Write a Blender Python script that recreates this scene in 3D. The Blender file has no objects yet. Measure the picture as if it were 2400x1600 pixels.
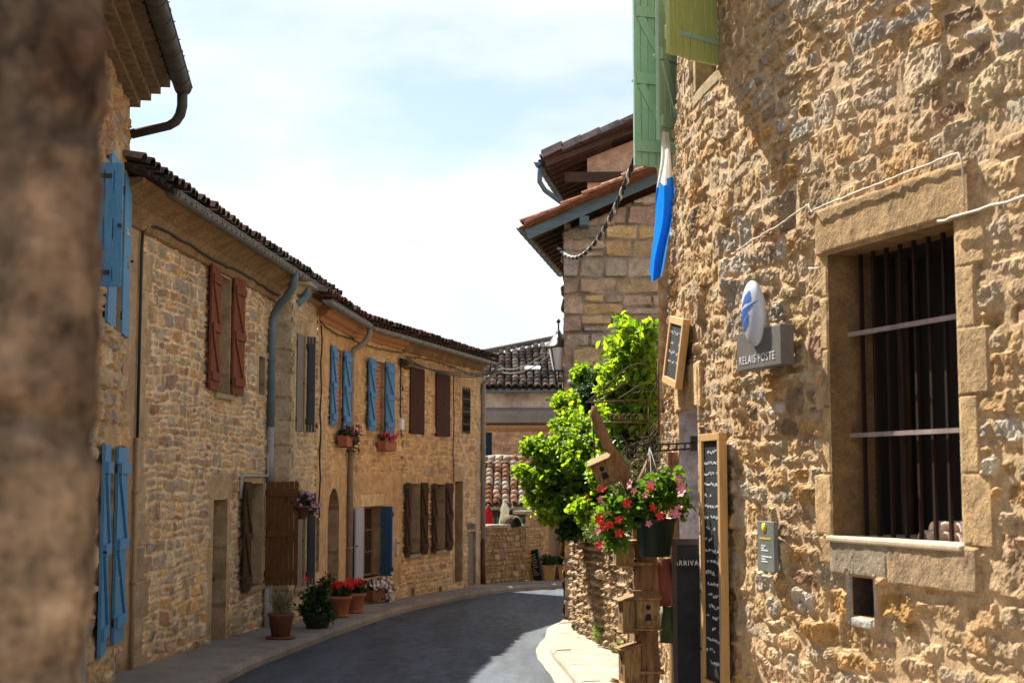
import bpy, math, random
import numpy as np
from mathutils import Vector, Matrix
R = math.radians
random.seed(7)
rng = np.random.default_rng(7)
sc = bpy.context.scene
C = sc.collection

# ------------------------------------------------------------------ camera
EYE = 1.61
cd = bpy.data.cameras.new('camera'); cam = bpy.data.objects.new('camera', cd); C.objects.link(cam)
cam.location = (0, 0, EYE); cam.rotation_euler = (R(90+5.42), 0, 0)
cd.lens = 50; cd.sensor_width = 36; cd.clip_end = 3000; cd.clip_start = .05
cd.dof.use_dof = True; cd.dof.focus_distance = 14.5; cd.dof.aperture_fstop = 3.8
sc.camera = cam
# ------------------------------------------------------------------ light
SUN = Vector((-.61, .90, 1.15)).normalized()
elev = math.asin(SUN.z); azim = math.atan2(SUN.x, SUN.y)
sd = bpy.data.lights.new('sun', 'SUN'); so = bpy.data.objects.new('sun', sd); C.objects.link(so)
sd.energy = 5.0; sd.angle = R(.5); sd.color = (1, .93, .80)
so.rotation_euler = SUN.to_track_quat('Z', 'Y').to_euler()
w = bpy.data.worlds.new("World"); sc.world = w; w.use_nodes = True
nt = w.node_tree; N = nt.nodes; L = nt.links; N.clear()
out = N.new('ShaderNodeOutputWorld'); bg = N.new('ShaderNodeBackground')
sky = N.new('ShaderNodeTexSky'); sky.sky_type = 'NISHITA'; sky.sun_disc = False
sky.sun_elevation = elev; sky.sun_rotation = azim; sky.dust_density = .6; sky.air_density = 1.0
tc = N.new('ShaderNodeTexCoord'); mp = N.new('ShaderNodeMapping'); mp.inputs['Scale'].default_value = (1, 1, 2.6)
mp.inputs['Location'].default_value = (.35, .1, .22)
no = N.new('ShaderNodeTexNoise'); no.inputs['Scale'].default_value = 3.0; no.inputs['Detail'].default_value = 7; no.inputs['Roughness'].default_value = .52
rp = N.new('ShaderNodeValToRGB'); rp.color_ramp.elements[0].position = .36; rp.color_ramp.elements[1].position = .56; rp.color_ramp.elements[0].color = (.36, .36, .36, 1)
mx = N.new('ShaderNodeMixRGB'); mx.inputs[2].default_value = (7.0, 7.1, 7.2, 1)
sx_ = N.new('ShaderNodeSeparateXYZ'); mr = N.new('ShaderNodeMapRange'); mr.inputs[1].default_value = .34; mr.inputs[2].default_value = .8; mr.inputs[3].default_value = 1; mr.inputs[4].default_value = .25
mm = N.new('ShaderNodeMath'); mm.operation = 'MULTIPLY'
L.new(tc.outputs['Generated'], mp.inputs[0]); L.new(mp.outputs[0], no.inputs[0]); L.new(no.outputs[0], rp.inputs[0])
L.new(tc.outputs['Generated'], sx_.inputs[0]); L.new(sx_.outputs[2], mr.inputs[0]); L.new(rp.outputs[0], mm.inputs[0]); L.new(mr.outputs[0], mm.inputs[1]); L.new(mm.outputs[0], mx.inputs[0]); tn = N.new('ShaderNodeMixRGB'); tn.blend_type = 'MULTIPLY'; tn.inputs[0].default_value = 1; tn.inputs[2].default_value = (.80, .95, 1.05, 1); L.new(sky.outputs[0], tn.inputs[1]); L.new(tn.outputs[0], mx.inputs[1]); L.new(mx.outputs[0], bg.inputs[0])
bg.inputs[1].default_value = .056; L.new(bg.outputs[0], out.inputs[0])
vs = sc.view_settings; vs.view_transform = 'Standard'; vs.look = 'None'; vs.gamma = 1; vs.use_curve_mapping = False
vs.exposure = 1.5
sc.cycles.max_bounces = 8

# ------------------------------------------------------------------ noise
_lat = rng.random((256, 256))
def vnoise(x, y, seed=0):
    x = x + seed*17.31; y = y + seed*9.77
    xi = np.floor(x).astype(int); yi = np.floor(y).astype(int)
    fx = x-xi; fy = y-yi; fx = fx*fx*(3-2*fx); fy = fy*fy*(3-2*fy)
    a = _lat[xi & 255, yi & 255]; b = _lat[(xi+1) & 255, yi & 255]
    c = _lat[xi & 255, (yi+1) & 255]; d = _lat[(xi+1) & 255, (yi+1) & 255]
    return (a*(1-fx)+b*fx)*(1-fy)+(c*(1-fx)+d*fx)*fy
def fbm(x, y, seed=0, o=4):
    r = 0; a = .5; t = 0
    for k in range(o):
        r = r+a*vnoise(x*2**k, y*2**k, seed+k*3); t += a; a *= .5
    return r/t-.5
def sstep(a, b, x):
    t = np.clip((x-a)/(b-a), 0, 1); return t*t*(3-2*t)

# ------------------------------------------------------------------ objects
OFF = {}
def props(o, label=None, cat=None, group=None, kind=None):
    if label: o['label'] = label
    if cat: o['category'] = cat
    if group: o['group'] = group
    if kind: o['kind'] = kind
    return o
def thing(name, label, cat, loc=(0, 0, 0), group=None):
    o = bpy.data.objects.new(name, None); C.objects.link(o); o.location = loc; o.empty_display_size = .2
    OFF[o.name] = Vector(loc)
    return props(o, label, cat, group)
def link(o, parent):
    C.objects.link(o)
    if parent is not None:
        o.parent = parent; OFF[o.name] = OFF[parent.name]
    else: OFF[o.name] = Vector((0, 0, 0))
    return o
class MB:
    def __init__(s, M=None):
        s.v = []; s.f = []; s.m = []; s.sm = []; s.M = M or Matrix(); s.mi = 0; s.smooth = False
    def add(s, vs_, fs):
        n = len(s.v); M = s.M
        s.v += [M @ Vector(p) for p in vs_]
        for f in fs: s.f.append(tuple(i+n for i in f)); s.m.append(s.mi); s.sm.append(s.smooth)
    def box(s, x0, x1, y0, y1, z0, z1, T=None):
        p = [(x0,y0,z0),(x1,y0,z0),(x1,y1,z0),(x0,y1,z0),(x0,y0,z1),(x1,y0,z1),(x1,y1,z1),(x0,y1,z1)]
        if T is not None: p = [T @ Vector(q) for q in p]
        s.add(p, [(0,3,2,1),(4,5,6,7),(0,1,5,4),(1,2,6,5),(2,3,7,6),(3,0,4,7)])
    def bar(s, a, b, wx, wy, up=(0, 0, 1)):
        a = Vector(a); b = Vector(b); d = (b-a); l = d.length; d.normalize(); u = Vector(up)
        if abs(d.dot(u)) > .99: u = Vector((1, 0, 0))
        x = d.cross(u).normalized(); y = x.cross(d)
        T = Matrix((x, y, d)).transposed().to_4x4(); T.translation = a
        s.box(-wx/2, wx/2, -wy/2, wy/2, 0, l, T)
    def tube(s, pts, r, n=8, r2=None, cap=True):
        pts = [Vector(p) for p in pts]; k = len(pts); sm = s.smooth; s.smooth = True
        V = []; prev = None
        for i, p in enumerate(pts):
            d = (pts[min(i+1, k-1)]-pts[max(i-1, 0)]).normalized()
            if prev is None:
                u = Vector((0, 0, 1)) if abs(d.z) < .9 else Vector((1, 0, 0)); x = d.cross(u).normalized()
            else: x = (prev-d*prev.dot(d)).normalized()
            prev = x; y = d.cross(x)
            rr = r[i] if isinstance(r, (list, tuple)) else (r if r2 is None else r+(r2-r)*i/max(k-1, 1))
            V += [p+x*math.cos(t*2*math.pi/n)*rr+y*math.sin(t*2*math.pi/n)*rr for t in range(n)]
        F = [(i*n+j, i*n+(j+1) % n, (i+1)*n+(j+1) % n, (i+1)*n+j) for i in range(k-1) for j in range(n)]
        if cap: F += [tuple(range(n-1, -1, -1)), tuple(range((k-1)*n, k*n))]
        s.add(V, F); s.smooth = sm
    def lathe(s, prof, n=20, T=None):
        sm = s.smooth; s.smooth = True
        V = [(r*math.cos(a*2*math.pi/n), r*math.sin(a*2*math.pi/n), z) for r, z in prof for a in range(n)]
        if T is not None: V = [T @ Vector(q) for q in V]
        F = [(i*n+j, i*n+(j+1) % n, (i+1)*n+(j+1) % n, (i+1)*n+j) for i in range(len(prof)-1) for j in range(n)]
        s.add(V, F); s.smooth = sm
    def prism(s, poly, y0, y1):      # poly in x,z
        n = len(poly)
        V = [(x, y0, z) for x, z in poly]+[(x, y1, z) for x, z in poly]
        s.add(V, [tuple(range(n)), tuple(range(2*n-1, n-1, -1))]+[(i, i+n, (i+1) % n+n, (i+1) % n) for i in range(n)])
    def build(s, name, mats, parent=None, bevel=0):
        if not isinstance(mats, (list, tuple)): mats = [mats]
        off = OFF[parent.name] if parent is not None else Vector((0, 0, 0))
        me = bpy.data.meshes.new(name); me.from_pydata([tuple(p-off) for p in s.v], [], s.f)
        for m in mats: me.materials.append(m)
        me.polygons.foreach_set('material_index', s.m); me.polygons.foreach_set('use_smooth', s.sm); me.update()
        o = link(bpy.data.objects.new(name, me), parent)
        if bevel:
            b = o.modifiers.new('bevel', 'BEVEL'); b.width = bevel; b.segments = 2; b.limit_method = 'ANGLE'
        return o
def npmesh(name, V, F, mat, parent=None, col=None, smooth=True, mi=None):
    off = OFF[parent.name] if parent is not None else Vector((0, 0, 0))
    V = np.asarray(V, float)-np.array(off); F = np.asarray(F, int); k = F.shape[1]
    me = bpy.data.meshes.new(name)
    me.vertices.add(len(V)); me.vertices.foreach_set('co', V.ravel().astype(np.float32))
    me.loops.add(F.size); me.loops.foreach_set('vertex_index', F.ravel().astype(np.int32))
    me.polygons.add(len(F)); me.polygons.foreach_set('loop_start', (np.arange(len(F))*k).astype(np.int32))
    me.polygons.foreach_set('use_smooth', np.full(len(F), smooth))
    for m in (mat if isinstance(mat, (list, tuple)) else [mat]): me.materials.append(m)
    if mi is not None: me.polygons.foreach_set('material_index', np.asarray(mi, np.int32))
    me.update(calc_edges=True)
    if col is not None:
        a = me.color_attributes.new('Col', 'FLOAT_COLOR', 'POINT')
        cc = np.ones((len(V), 4), np.float32); cc[:, :3] = col; a.data.foreach_set('color', cc.ravel())
    me.validate()
    return link(bpy.data.objects.new(name, me), parent)

# ------------------------------------------------------------------ materials
def newmat(name):
    m = bpy.data.materials.new(name); m.use_nodes = True; nt = m.node_tree
    return m, nt.nodes, nt.links, nt.nodes['Principled BSDF']
def noise(N, L, scale, detail=6, rough=.6, stretch=None):
    t = N.new('ShaderNodeTexCoord'); n = N.new('ShaderNodeTexNoise'); n.inputs['Scale'].default_value = scale
    n.inputs['Detail'].default_value = detail; n.inputs['Roughness'].default_value = rough
    if stretch:
        mp = N.new('ShaderNodeMapping'); mp.inputs['Scale'].default_value = stretch
        L.new(t.outputs['Object'], mp.inputs[0]); L.new(mp.outputs[0], n.inputs[0])
    else: L.new(t.outputs['Object'], n.inputs[0])
    return n
def ramp(N, L, src, lo, hi, p0=.3, p1=.7):
    r = N.new('ShaderNodeValToRGB'); r.color_ramp.elements[0].position = p0; r.color_ramp.elements[1].position = p1
    f = lambda c: (c, c, c, 1) if not isinstance(c, (tuple, list)) else (*c[:3], 1)
    r.color_ramp.elements[0].color = f(lo); r.color_ramp.elements[1].color = f(hi); L.new(src, r.inputs[0]); return r
def mulc(N, L, a, b, fac=1):
    m = N.new('ShaderNodeMixRGB'); m.blend_type = 'MULTIPLY'; m.inputs[0].default_value = fac
    L.new(a, m.inputs[1]); L.new(b, m.inputs[2]); return m.outputs[0]
def bump(N, L, src, b, strength, dist, prev=None):
    k = N.new('ShaderNodeBump'); k.inputs['Strength'].default_value = strength; k.inputs['Distance'].default_value = dist
    L.new(src, k.inputs['Height'])
    if prev is not None: L.new(prev, k.inputs['Normal'])
    return k.outputs[0]
def attrmat(name, rough=.9, s1=9, s2=60, v=(.7, 1.2), bs=.5, bd=.01):
    m, N, L, b = newmat(name)
    a = N.new('ShaderNodeAttribute'); a.attribute_name = 'Col'
    n1 = noise(N, L, s1, 6, .65); n2 = noise(N, L, s2, 5, .7)
    r1 = ramp(N, L, n1.outputs[0], v[0], v[1]); r2 = ramp(N, L, n2.outputs[0], v[0]+.05, v[1])
    c = mulc(N, L, mulc(N, L, a.outputs[0], r1.outputs[0]), r2.outputs[0])
    L.new(c, b.inputs['Base Color']); b.inputs['Roughness'].default_value = rough; b.inputs['Specular IOR Level'].default_value = .2 if rough < 1 else 0
    L.new(bump(N, L, n2.outputs[0], b, bs, bd), b.inputs['Normal'])
    return m
def pmat(name, col, rough=.6, col2=None, scale=8, var=.25, metal=0, bs=.2, bd=.004, stretch=None, spec=.4):
    m, N, L, b = newmat(name)
    n = noise(N, L, scale, 6, .65, stretch)
    c2 = col2 or tuple(x*(1-var) for x in col); c1 = col if col2 else tuple(x*(1+var*.4) for x in col)
    r = ramp(N, L, n.outputs[0], c2, c1)
    n3 = noise(N, L, scale*7, 4, .6, stretch); r3 = ramp(N, L, n3.outputs[0], .82, 1.1)
    L.new(mulc(N, L, r.outputs[0], r3.outputs[0]), b.inputs['Base Color'])
    b.inputs['Roughness'].default_value = rough; b.inputs['Metallic'].default_value = metal; b.inputs['Specular IOR Level'].default_value = spec
    if bs: L.new(bump(N, L, n3.outputs[0], b, bs, bd), b.inputs['Normal'])
    return m
def leafmat(name, c1, c2, trans=.5):
    m, N, L, b = newmat(name)
    a = N.new('ShaderNodeAttribute'); a.attribute_name = 'Col'
    rr = N.new('ShaderNodeValToRGB'); rr.color_ramp.elements[0].color = (*c1, 1); rr.color_ramp.elements[1].color = (*c2, 1)
    L.new(a.outputs[2], rr.inputs[0])
    b.inputs['Roughness'].default_value = .45; b.inputs['Specular IOR Level'].default_value = .3
    L.new(rr.outputs[0], b.inputs['Base Color'])
    t = N.new('ShaderNodeBsdfTranslucent'); g = N.new('ShaderNodeMixRGB'); g.blend_type = 'MULTIPLY'; g.inputs[0].default_value = 1
    g.inputs[2].default_value = (2.3, 2.1, .6, 1); L.new(rr.outputs[0], g.inputs[1]); L.new(g.outputs[0], t.inputs[0])
    ms = N.new('ShaderNodeMixShader'); ms.inputs[0].default_value = trans
    L.new(b.outputs[0], ms.inputs[1]); L.new(t.outputs[0], ms.inputs[2]); L.new(ms.outputs[0], N['Material Output'].inputs[0])
    return m
STONE = attrmat('stone_far', .92, 5, 38, (.68, 1.22), .5, .012)
STONEN = attrmat('stone_near', .9, 9, 75, (.62, 1.28), 1.0, .016)
TILE = attrmat('roof_tile', 1, 14, 60, (.5, 1.3), .4, .006)
WBROWN = pmat('shutter_brown', (.26, .09, .045), .75, (.13, .042, .024), 3, stretch=(14, 14, 1), spec=.12)
WDARKO = pmat('dark_board_wood', (.17, .075, .03), .75, (.09, .04, .018), 3, stretch=(14, 14, 1.2), spec=.15)
WDARK = pmat('dark_stained_shutter', (.085, .032, .018), .75, (.045, .018, .012), 3, stretch=(14, 14, 1), spec=.12)
WOLD = pmat('old_brown_wood', (.10, .06, .032), .8, (.035, .02, .012), 3, stretch=(16, 16, 1.5), spec=.12)
WORANGE = pmat('board_wood', (.33, .19, .075), .6, (.20, .105, .04), 3, stretch=(14, 14, 1.2))
WGREY = pmat('grey_wood', (.25, .21, .17), .7, (.13, .11, .09), 3, stretch=(14, 14, 1.2))
WRAW = pmat('raw_wood', (.40, .25, .11), .8, (.11, .06, .025), 5, stretch=(12, 12, 2), spec=.15, bs=.6)
BLUE = pmat('blue_paint', (.07, .27, .56), .55, (.035, .16, .38), 4, stretch=(8, 8, 1))
BLUEN = pmat('light_blue_paint', (.09, .32, .60), .55, (.05, .21, .44), 4, stretch=(8, 8, 1))
LAV_SHADED = pmat('shaded_lavender_paint', (.03, .09, .21), .5, (.02, .06, .15), 4)  # shutter leaf facing the camera, its shade put into the colour
LAV = pmat('lavender_paint', (.42, .46, .58), .6, (.33, .36, .47), 4, stretch=(8, 8, 1))
GREENP_BACKLIT = pmat('backlit_green_paint', (.46, .50, .17), .5, (.36, .42, .13), 3, stretch=(8, 8, 1))  # pale green leaf, yellowed to put sun shining through into the colour
GREENP = pmat('pale_green_paint', (.36, .54, .38), .5, (.27, .45, .30), 3, stretch=(8, 8, 1))
ZINC = pmat('zinc', (.24, .25, .25), .5, (.13, .14, .14), 5, metal=.35)
ZINCD = pmat('dark_zinc', (.10, .105, .10), .6, (.05, .055, .055), 6, metal=.2, spec=.2)
ZINCB = pmat('blue_grey_pipe', (.12, .19, .24), .5, (.08, .13, .17), 5)
PVC = pmat('grey_pipe', (.36, .37, .38), .5, (.26, .27, .29), 5)
IRON = pmat('black_iron', (.02, .02, .022), .5, (.03, .022, .018), 12)
RUST = pmat('rusty_iron', (.10, .05, .03), .8, (.05, .03, .02), 12)
CABLE = pmat('black_cable', (.025, .025, .028), .6)
WCABLE = pmat('pale_cable', (.62, .55, .45), .6, (.45, .38, .3), 10)
GLASS = pmat('dark_glass', (.02, .022, .025), .08, bs=0, spec=.8)
TERRA = pmat('terracotta', (.42, .15, .07), .8, (.30, .10, .05), 6)
DTERRA = pmat('dark_terracotta', (.20, .08, .05), .8, (.12, .05, .03), 6)
SILL = pmat('dressed_stone', (.40, .31, .20), .9, (.28, .21, .13), 4, bs=.6, bd=.006)
SILLG = pmat('grey_dressed_stone', (.44, .38, .30), .9, (.26, .22, .17), 3, bs=.6, bd=.006)
COVE = pmat('plaster_cove', (.40, .27, .15), .95, (.20, .13, .075), 5, bs=1, bd=.03, spec=.1)
BRICKC = pmat('brick_cornice', (.40, .15, .07), .9, (.45, .27, .13), 6, bs=.8, bd=.01)
DARKIN = pmat('dark_interior', (.015, .012, .01), .9)  # near-black stands in for shade inside rooms, vents and holes
LINEN = pmat('light_wood_frame', (.55, .33, .13), .55, (.42, .24, .09), 4, stretch=(12, 12, 1.2))
SLATE = pmat('chalkboard_slate', (.012, .015, .019), .65, (.03, .034, .04), 5, spec=.15)
CHALK = pmat('chalk', (.75, .76, .78), .9)
GREYS = pmat('grey_sign', (.145, .135, .12), .55, (.125, .115, .105), 5, spec=.2)
WHITE = pmat('white_plastic', (.78, .78, .8), .35)
LOGO = pmat('logo_blue', (.03, .12, .45), .4, bs=0)
YEL = pmat('yellow_print', (.75, .5, .02), .5, bs=0)
DGREEN = pmat('green_plastic_pot', (.005, .016, .012), .4, spec=.25)
SOIL = pmat('soil', (.05, .035, .025), .95)
STEM = pmat('stems', (.10, .13, .04), .8)
BARK = pmat('bark', (.16, .10, .06), .9, (.07, .045, .03), 8, stretch=(6, 6, 1), bs=.9, bd=.02)
LOG = pmat('weathered_log', (.36, .20, .10), .85, (.16, .08, .04), 5, stretch=(9, 9, 1.2), bs=.9, bd=.01)
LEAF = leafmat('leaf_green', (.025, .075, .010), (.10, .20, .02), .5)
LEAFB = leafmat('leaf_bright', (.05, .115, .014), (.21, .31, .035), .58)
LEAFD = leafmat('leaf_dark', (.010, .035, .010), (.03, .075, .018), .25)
LEAFG = leafmat('leaf_greygreen', (.05, .08, .03), (.12, .16, .06), .3)
def flowmat(n, c): return pmat(n, c, .6, tuple(x*.75 for x in c), 20, bs=0)
FRED = flowmat('red_petals', (.75, .015, .02)); FPINK = flowmat('pink_petals', (.80, .25, .30)); FMAG = flowmat('magenta_petals', (.40, .05, .22))
FWHITE = flowmat('white_petals', (.85, .85, .8)); FLIL = flowmat('lilac_petals', (.55, .30, .50))

# ------------------------------------------------------------------ facades
class Fac:
    def __init__(s, pts, smooth=0, batter=None):
        P = np.array(pts, float); n = 400
        d = np.r_[0, np.cumsum(np.hypot(*np.diff(P, axis=0).T))]
        if smooth:
            t = np.linspace(0, d[-1], n); X = np.interp(t, d, P[:, 0]); Y = np.interp(t, d, P[:, 1])
            k = int(smooth/(d[-1]/n)) | 1; ker = np.hanning(k+2)[1:-1]; ker /= ker.sum()
            def sm(a):
                a0 = a[0]+(a[0]-a[1:k//2+1][::-1]); a1 = a[-1]+(a[-1]-a[-k//2:-1][::-1])
                return np.convolve(np.r_[a0, a, a1], ker, 'same')[len(a0):len(a0)+n]
            P = np.c_[sm(X), sm(Y)]; d = np.r_[0, np.cumsum(np.hypot(*np.diff(P, axis=0).T))]
        s.P = P; s.d = d; s.L = d[-1]; s.batter = batter
    def base(s, a):
        a = np.asarray(a, float); P = s.P; d = s.d
        i = np.clip(np.searchsorted(d, a, side='right')-1, 0, len(d)-2)
        t = (P[i+1]-P[i])/(d[i+1]-d[i])[..., None]
        return P[i]+t*(a-d[i])[..., None], t
    def map(s, a, z, o):
        p, t = s.base(a); z = np.asarray(z, float)
        nrm = np.stack([t[..., 1], -t[..., 0]], -1)
        q = p+nrm*np.asarray(o)[..., None]
        if s.batter is not None: q = q+nrm*(-s.batter(p[..., 1], z))[..., None]
        return np.stack([q[..., 0], q[..., 1], z+0*q[..., 0]], -1)
    def pt(s, a, z, o=0): return Vector(s.map(np.array([a]), np.array([z]), np.array([o]))[0])
    def M(s, a, z, o=0):        # x along, y into the wall, z up
        p, t = s.base(np.array([a])); t = t[0]
        X = Vector((t[0], t[1], 0)); Y = Vector((-t[1], t[0], 0))
        m = Matrix((X, Y, Vector((0, 0, 1)))).transposed().to_4x4(); m.translation = s.pt(a, z, o); return m
    def sY(s, Y): return float(np.interp(-Y if s.P[0, 1] > s.P[-1, 1] else Y, (-s.P[:, 1] if s.P[0, 1] > s.P[-1, 1] else s.P[:, 1]), s.d))

PAL_OCH = [(.44, .31, .18), (.50, .40, .27), (.40, .32, .23), (.37, .34, .29), (.30, .22, .18), (.48, .31, .15), (.46, .39, .29), (.33, .30, .26), (.34, .20, .14), (.42, .34, .23), (.29, .26, .23)]
PAL_SUN = [(.42, .31, .18), (.36, .33, .29), (.45, .30, .14), (.43, .36, .26), (.50, .46, .39), (.46, .27, .10), (.46, .31, .15), (.48, .33, .17), (.34, .26, .18), (.40, .33, .23), (.27, .19, .12), (.43, .26, .11), (.36, .22, .14), (.44, .35, .22)]
PAL_BIG = [(.46, .36, .23), (.50, .36, .19), (.42, .37, .31), (.44, .34, .27), (.46, .41, .33), (.38, .34, .30), (.54, .41, .24), (.44, .33, .29)]
def stones(S, Z, seed, rows=(.09, .2), w=(.12, .42), split=.4, warp=.05, pal=PAL_OCH, jagk=1.0):
    r = np.random.default_rng(seed); jag = min(.016, rows[0]*.14)*jagk
    Sw = S+warp*fbm(S*1.1, Z*1.1, seed)+jag*2*fbm(S*9, Z*9, seed+5, 3)
    Zw = Z+warp*1.6*fbm(S*.9, Z*.9, seed+11)+jag*2*fbm(S*8, Z*8, seed+7, 3)
    z = Zw.min()-.3; rb = [z]
    while z < Zw.max()+.3: z += r.uniform(*rows); rb.append(z)
    rb = np.array(rb); ri = np.searchsorted(rb, Zw)-1
    D = np.zeros(S.shape); H = np.zeros(S.shape); COL = np.zeros(S.shape+(3,)); pal = np.array(pal); K = np.zeros(S.shape); TL = np.zeros(S.shape)
    smin, smax = Sw.min()-.5, Sw.max()+.5
    for i in range(len(rb)-1):
        m = ri == i
        if not m.any(): continue
        h = rb[i+1]-rb[i]; cb = [smin-r.uniform(0, .3)]
        while cb[-1] < smax: cb.append(cb[-1]+r.uniform(*w)*(.7+.6*h/rows[1]))
        cb = np.array(cb); nc = len(cb)
        sp = np.where(r.random(nc) < split*(h > (rows[0]+rows[1])/2.2), r.uniform(.35, .65, nc), -1)
        vs_ = r.uniform(.3, .7, nc)
        slope = r.uniform(-.12, .12, nc+1)
        sv, zv = Sw[m], Zw[m]; zc = zv-(rb[i]+h/2)
        c = np.clip(np.searchsorted(cb, sv)-1, 0, nc-2)
        lo = cb[c]+slope[c]*zc; hi = cb[c+1]+slope[c+1]*zc
        zl = np.full(sv.shape, rb[i]); zh = np.full(sv.shape, rb[i+1]); idk = c*3
        f = sp[c]; mid = rb[i]+h*f; up = (f > 0) & (zv > mid); dn = (f > 0) & ~up
        zl = np.where(up, mid, zl); zh = np.where(dn, mid, zh); idk = idk+up*1
        vm = lo+(hi-lo)*vs_[c]; v2 = up & (hi-lo > .2); rt = v2 & (sv > vm)
        lo = np.where(rt, vm, lo); hi = np.where(v2 & ~rt, vm, hi); idk = idk+rt*1
        hs = np.modf(np.sin(idk*12.9898+i*78.233+seed)*43758.5453)[0]; hs = np.abs(hs)
        h2 = np.abs(np.modf(np.sin(idk*39.34+i*11.135+seed)*24634.63)[0]); h3 = np.abs(np.modf(np.sin(idk*7.77+i*31.7+seed)*9634.3)[0])
        dx = np.minimum(sv-lo, hi-sv); dz = np.minimum(zv-zl, zh-zv); rc = .03+.03*h3
        dd = rc-np.hypot(np.maximum(rc-dx, 0), np.maximum(rc-dz, 0)); dd = np.where((dx > rc) & (dz > rc), np.minimum(dx, dz), dd)
        a1 = np.modf(np.sin(idk*3.3+i*17.7)*7243.3)[0]; a2 = np.modf(np.sin(idk*5.1+i*9.9)*3243.7)[0]
        TL[m] = (sv-(lo+hi)/2)*a1+(zv-(zl+zh)/2)*a2
        D[m] = dd; H[m] = h2; K[m] = h3
        COL[m] = pal[(hs*len(pal)).astype(int) % len(pal)]*(.82+.36*h2)[:, None]
    return D, H, K, COL, TL
def axis(a, b, res, edges, lo=None, hi=None):
    t = list(np.arange(a, b+res*.5, res)); e = [x for x in edges if a < x < b]
    t = [x for x in t if all(abs(x-q) > res*.45 for q in e)]+e
    return np.array(sorted(set(t)))
def wall(name, fac, s0, s1, z0, z1, res, parent, seed=1, holes=(), blocks=(), plaster=(), arches=(), mat=None, amp=.02, gap=.008, edge=.016,
         mortar=(.44, .33, .19), mdepth=1, rough=.012, sargs={}, cover=0, reveal=.2, pcol=(.50, .30, .15), rcol=(.36, .28, .18), moss=0, label=None, topj=0, stain=0, tilt=.12, crag=0, smooth=False, warm=(1.16, 1.09, 1.0)):
    holes = list(holes)
    es = [h for q in holes for h in q[:2]]+[s1]; ez = [h for q in holes for h in q[2:4]]+[z1]
    su = axis(s0, s1, res, es); zu = axis(z0, z1, res, ez)
    if su[-1] < s1-1e-6: su = np.r_[su, s1]
    if zu[-1] < z1-1e-6: zu = np.r_[zu, z1]
    S, Z = np.meshgrid(su, zu, indexing='ij')
    D, H, K, COL, TL = stones(S, Z, seed, **sargs)
    g = gap*(1+1.6*fbm(S*6, Z*6, seed+2)*2)
    m = sstep(0, edge, D-g)
    if cover: m = m*(1-cover*sstep(-.06, .12, fbm(S*1.6, Z*1.6, seed+31)+.1*fbm(S*12, Z*12, seed+8)))
    nz = fbm(S*14, Z*14, seed+3, 4); nz2 = fbm(S*45, Z*45, seed+9, 2)
    pit = np.maximum(fbm(S*24, Z*20, seed+13, 3)-.14, 0)*5
    if crag:
        rd = .5-np.abs(fbm(S*11+3*fbm(S*4, Z*4, seed+90), Z*8, seed+91, 4))*2.4; rd2 = .5-np.abs(fbm(S*26, Z*22, seed+92, 3))*2.4
        CR = crag*(rd*.7+rd2*.35)*(.2+1.3*K)+crag*.5*fbm(S*70, Z*60, seed+95, 2)
    else: CR = 0
    disp = m*(TL*tilt*2+CR)+m*(amp*(.35+.9*H)+rough*2*nz*(.5+K)+rough*nz2-pit*rough*.8)+(1-m)*(rough*.7*nz-amp*.25*mdepth)
    mort = np.array(mortar)*(1+.35*fbm(S*5, Z*5, seed+4)[..., None])
    col = COL*(1+.5*nz[..., None])*(1+.35*fbm(S*3.3, Z*3.3, seed+6)[..., None])*m[..., None]+mort*(1-m[..., None])
    for (a, b, c, d, pc) in plaster:
        wv = .05*fbm(S*5, Z*5, seed+21)
        mk = sstep(-.012, .012, np.minimum(np.minimum(S-a, b-S), np.minimum(Z-c, d-Z))+wv*(.5))
        pd = amp*.75+.012*fbm(S*2, Z*2, seed+22)+.004*nz
        disp = disp*(1-mk)+pd*mk
        st = 1+.30*fbm(S*1.3, Z*2.2, seed+23)+.15*fbm(S*9, Z*9, seed+24)
        col = col*(1-mk[..., None])+np.array(pc)*st[..., None]*mk[..., None]
    for bl in blocks:
        a, b, c, d, bc = bl[:5]; pr = bl[5] if len(bl) > 5 else amp*.8
        dd = np.minimum(np.minimum(S-a, b-S), np.minimum(Z-c, d-Z))+.006*fbm(S*12, Z*12, seed+41)
        ins = dd > 0; mk = sstep(.001, .009, dd)
        bd_ = pr+.006*nz+.004*nz2
        disp = np.where(ins, bd_*mk+(1-mk)*(pr-.012), disp)
        hh = np.random.default_rng(int(abs(a*977+c*313)*10)+1).uniform(.85, 1.12)
        bcol = np.array(bc)*hh*(1+.35*fbm(S*4, Z*4, seed+42)[..., None]+.3*nz[..., None])
        col = np.where(ins[..., None], bcol*mk[..., None]+mort*.75*(1-mk[..., None]), col)
    cull = np.zeros((len(su)-1, len(zu)-1), bool)
    sc_ = (su[1:]+su[:-1])/2; zc_ = (zu[1:]+zu[:-1])/2; SC, ZC = np.meshgrid(sc_, zc_, indexing='ij')
    for q in holes:
        a, b, c, d = q[:4]
        dm = np.maximum(np.maximum(a-S, S-b), np.maximum(c-Z, Z-d)); k = sstep(0, .02, dm)
        disp = disp*k+amp*.8*(1-k)
        ins = (SC > a) & (SC < b) & (ZC > c) & (ZC < d)
        if len(q) > 4 and q[4] == 'arch':
            r_ = (b-a)/2; ca = (a+b)/2; ins &= ~((ZC > d-r_) & (np.hypot(SC-ca, ZC-(d-r_)) > r_))
        cull |= ins
    if moss:
        gz = -.029*fac.map(S, Z, 0*S)[..., 1]
        mk = moss*sstep(.75, .0, Z-gz)*sstep(-.15, .15, fbm(S*3, Z*5, seed+51))
        col = col*(1-mk[..., None])+np.array((.05, .055, .03))*mk[..., None]
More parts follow.
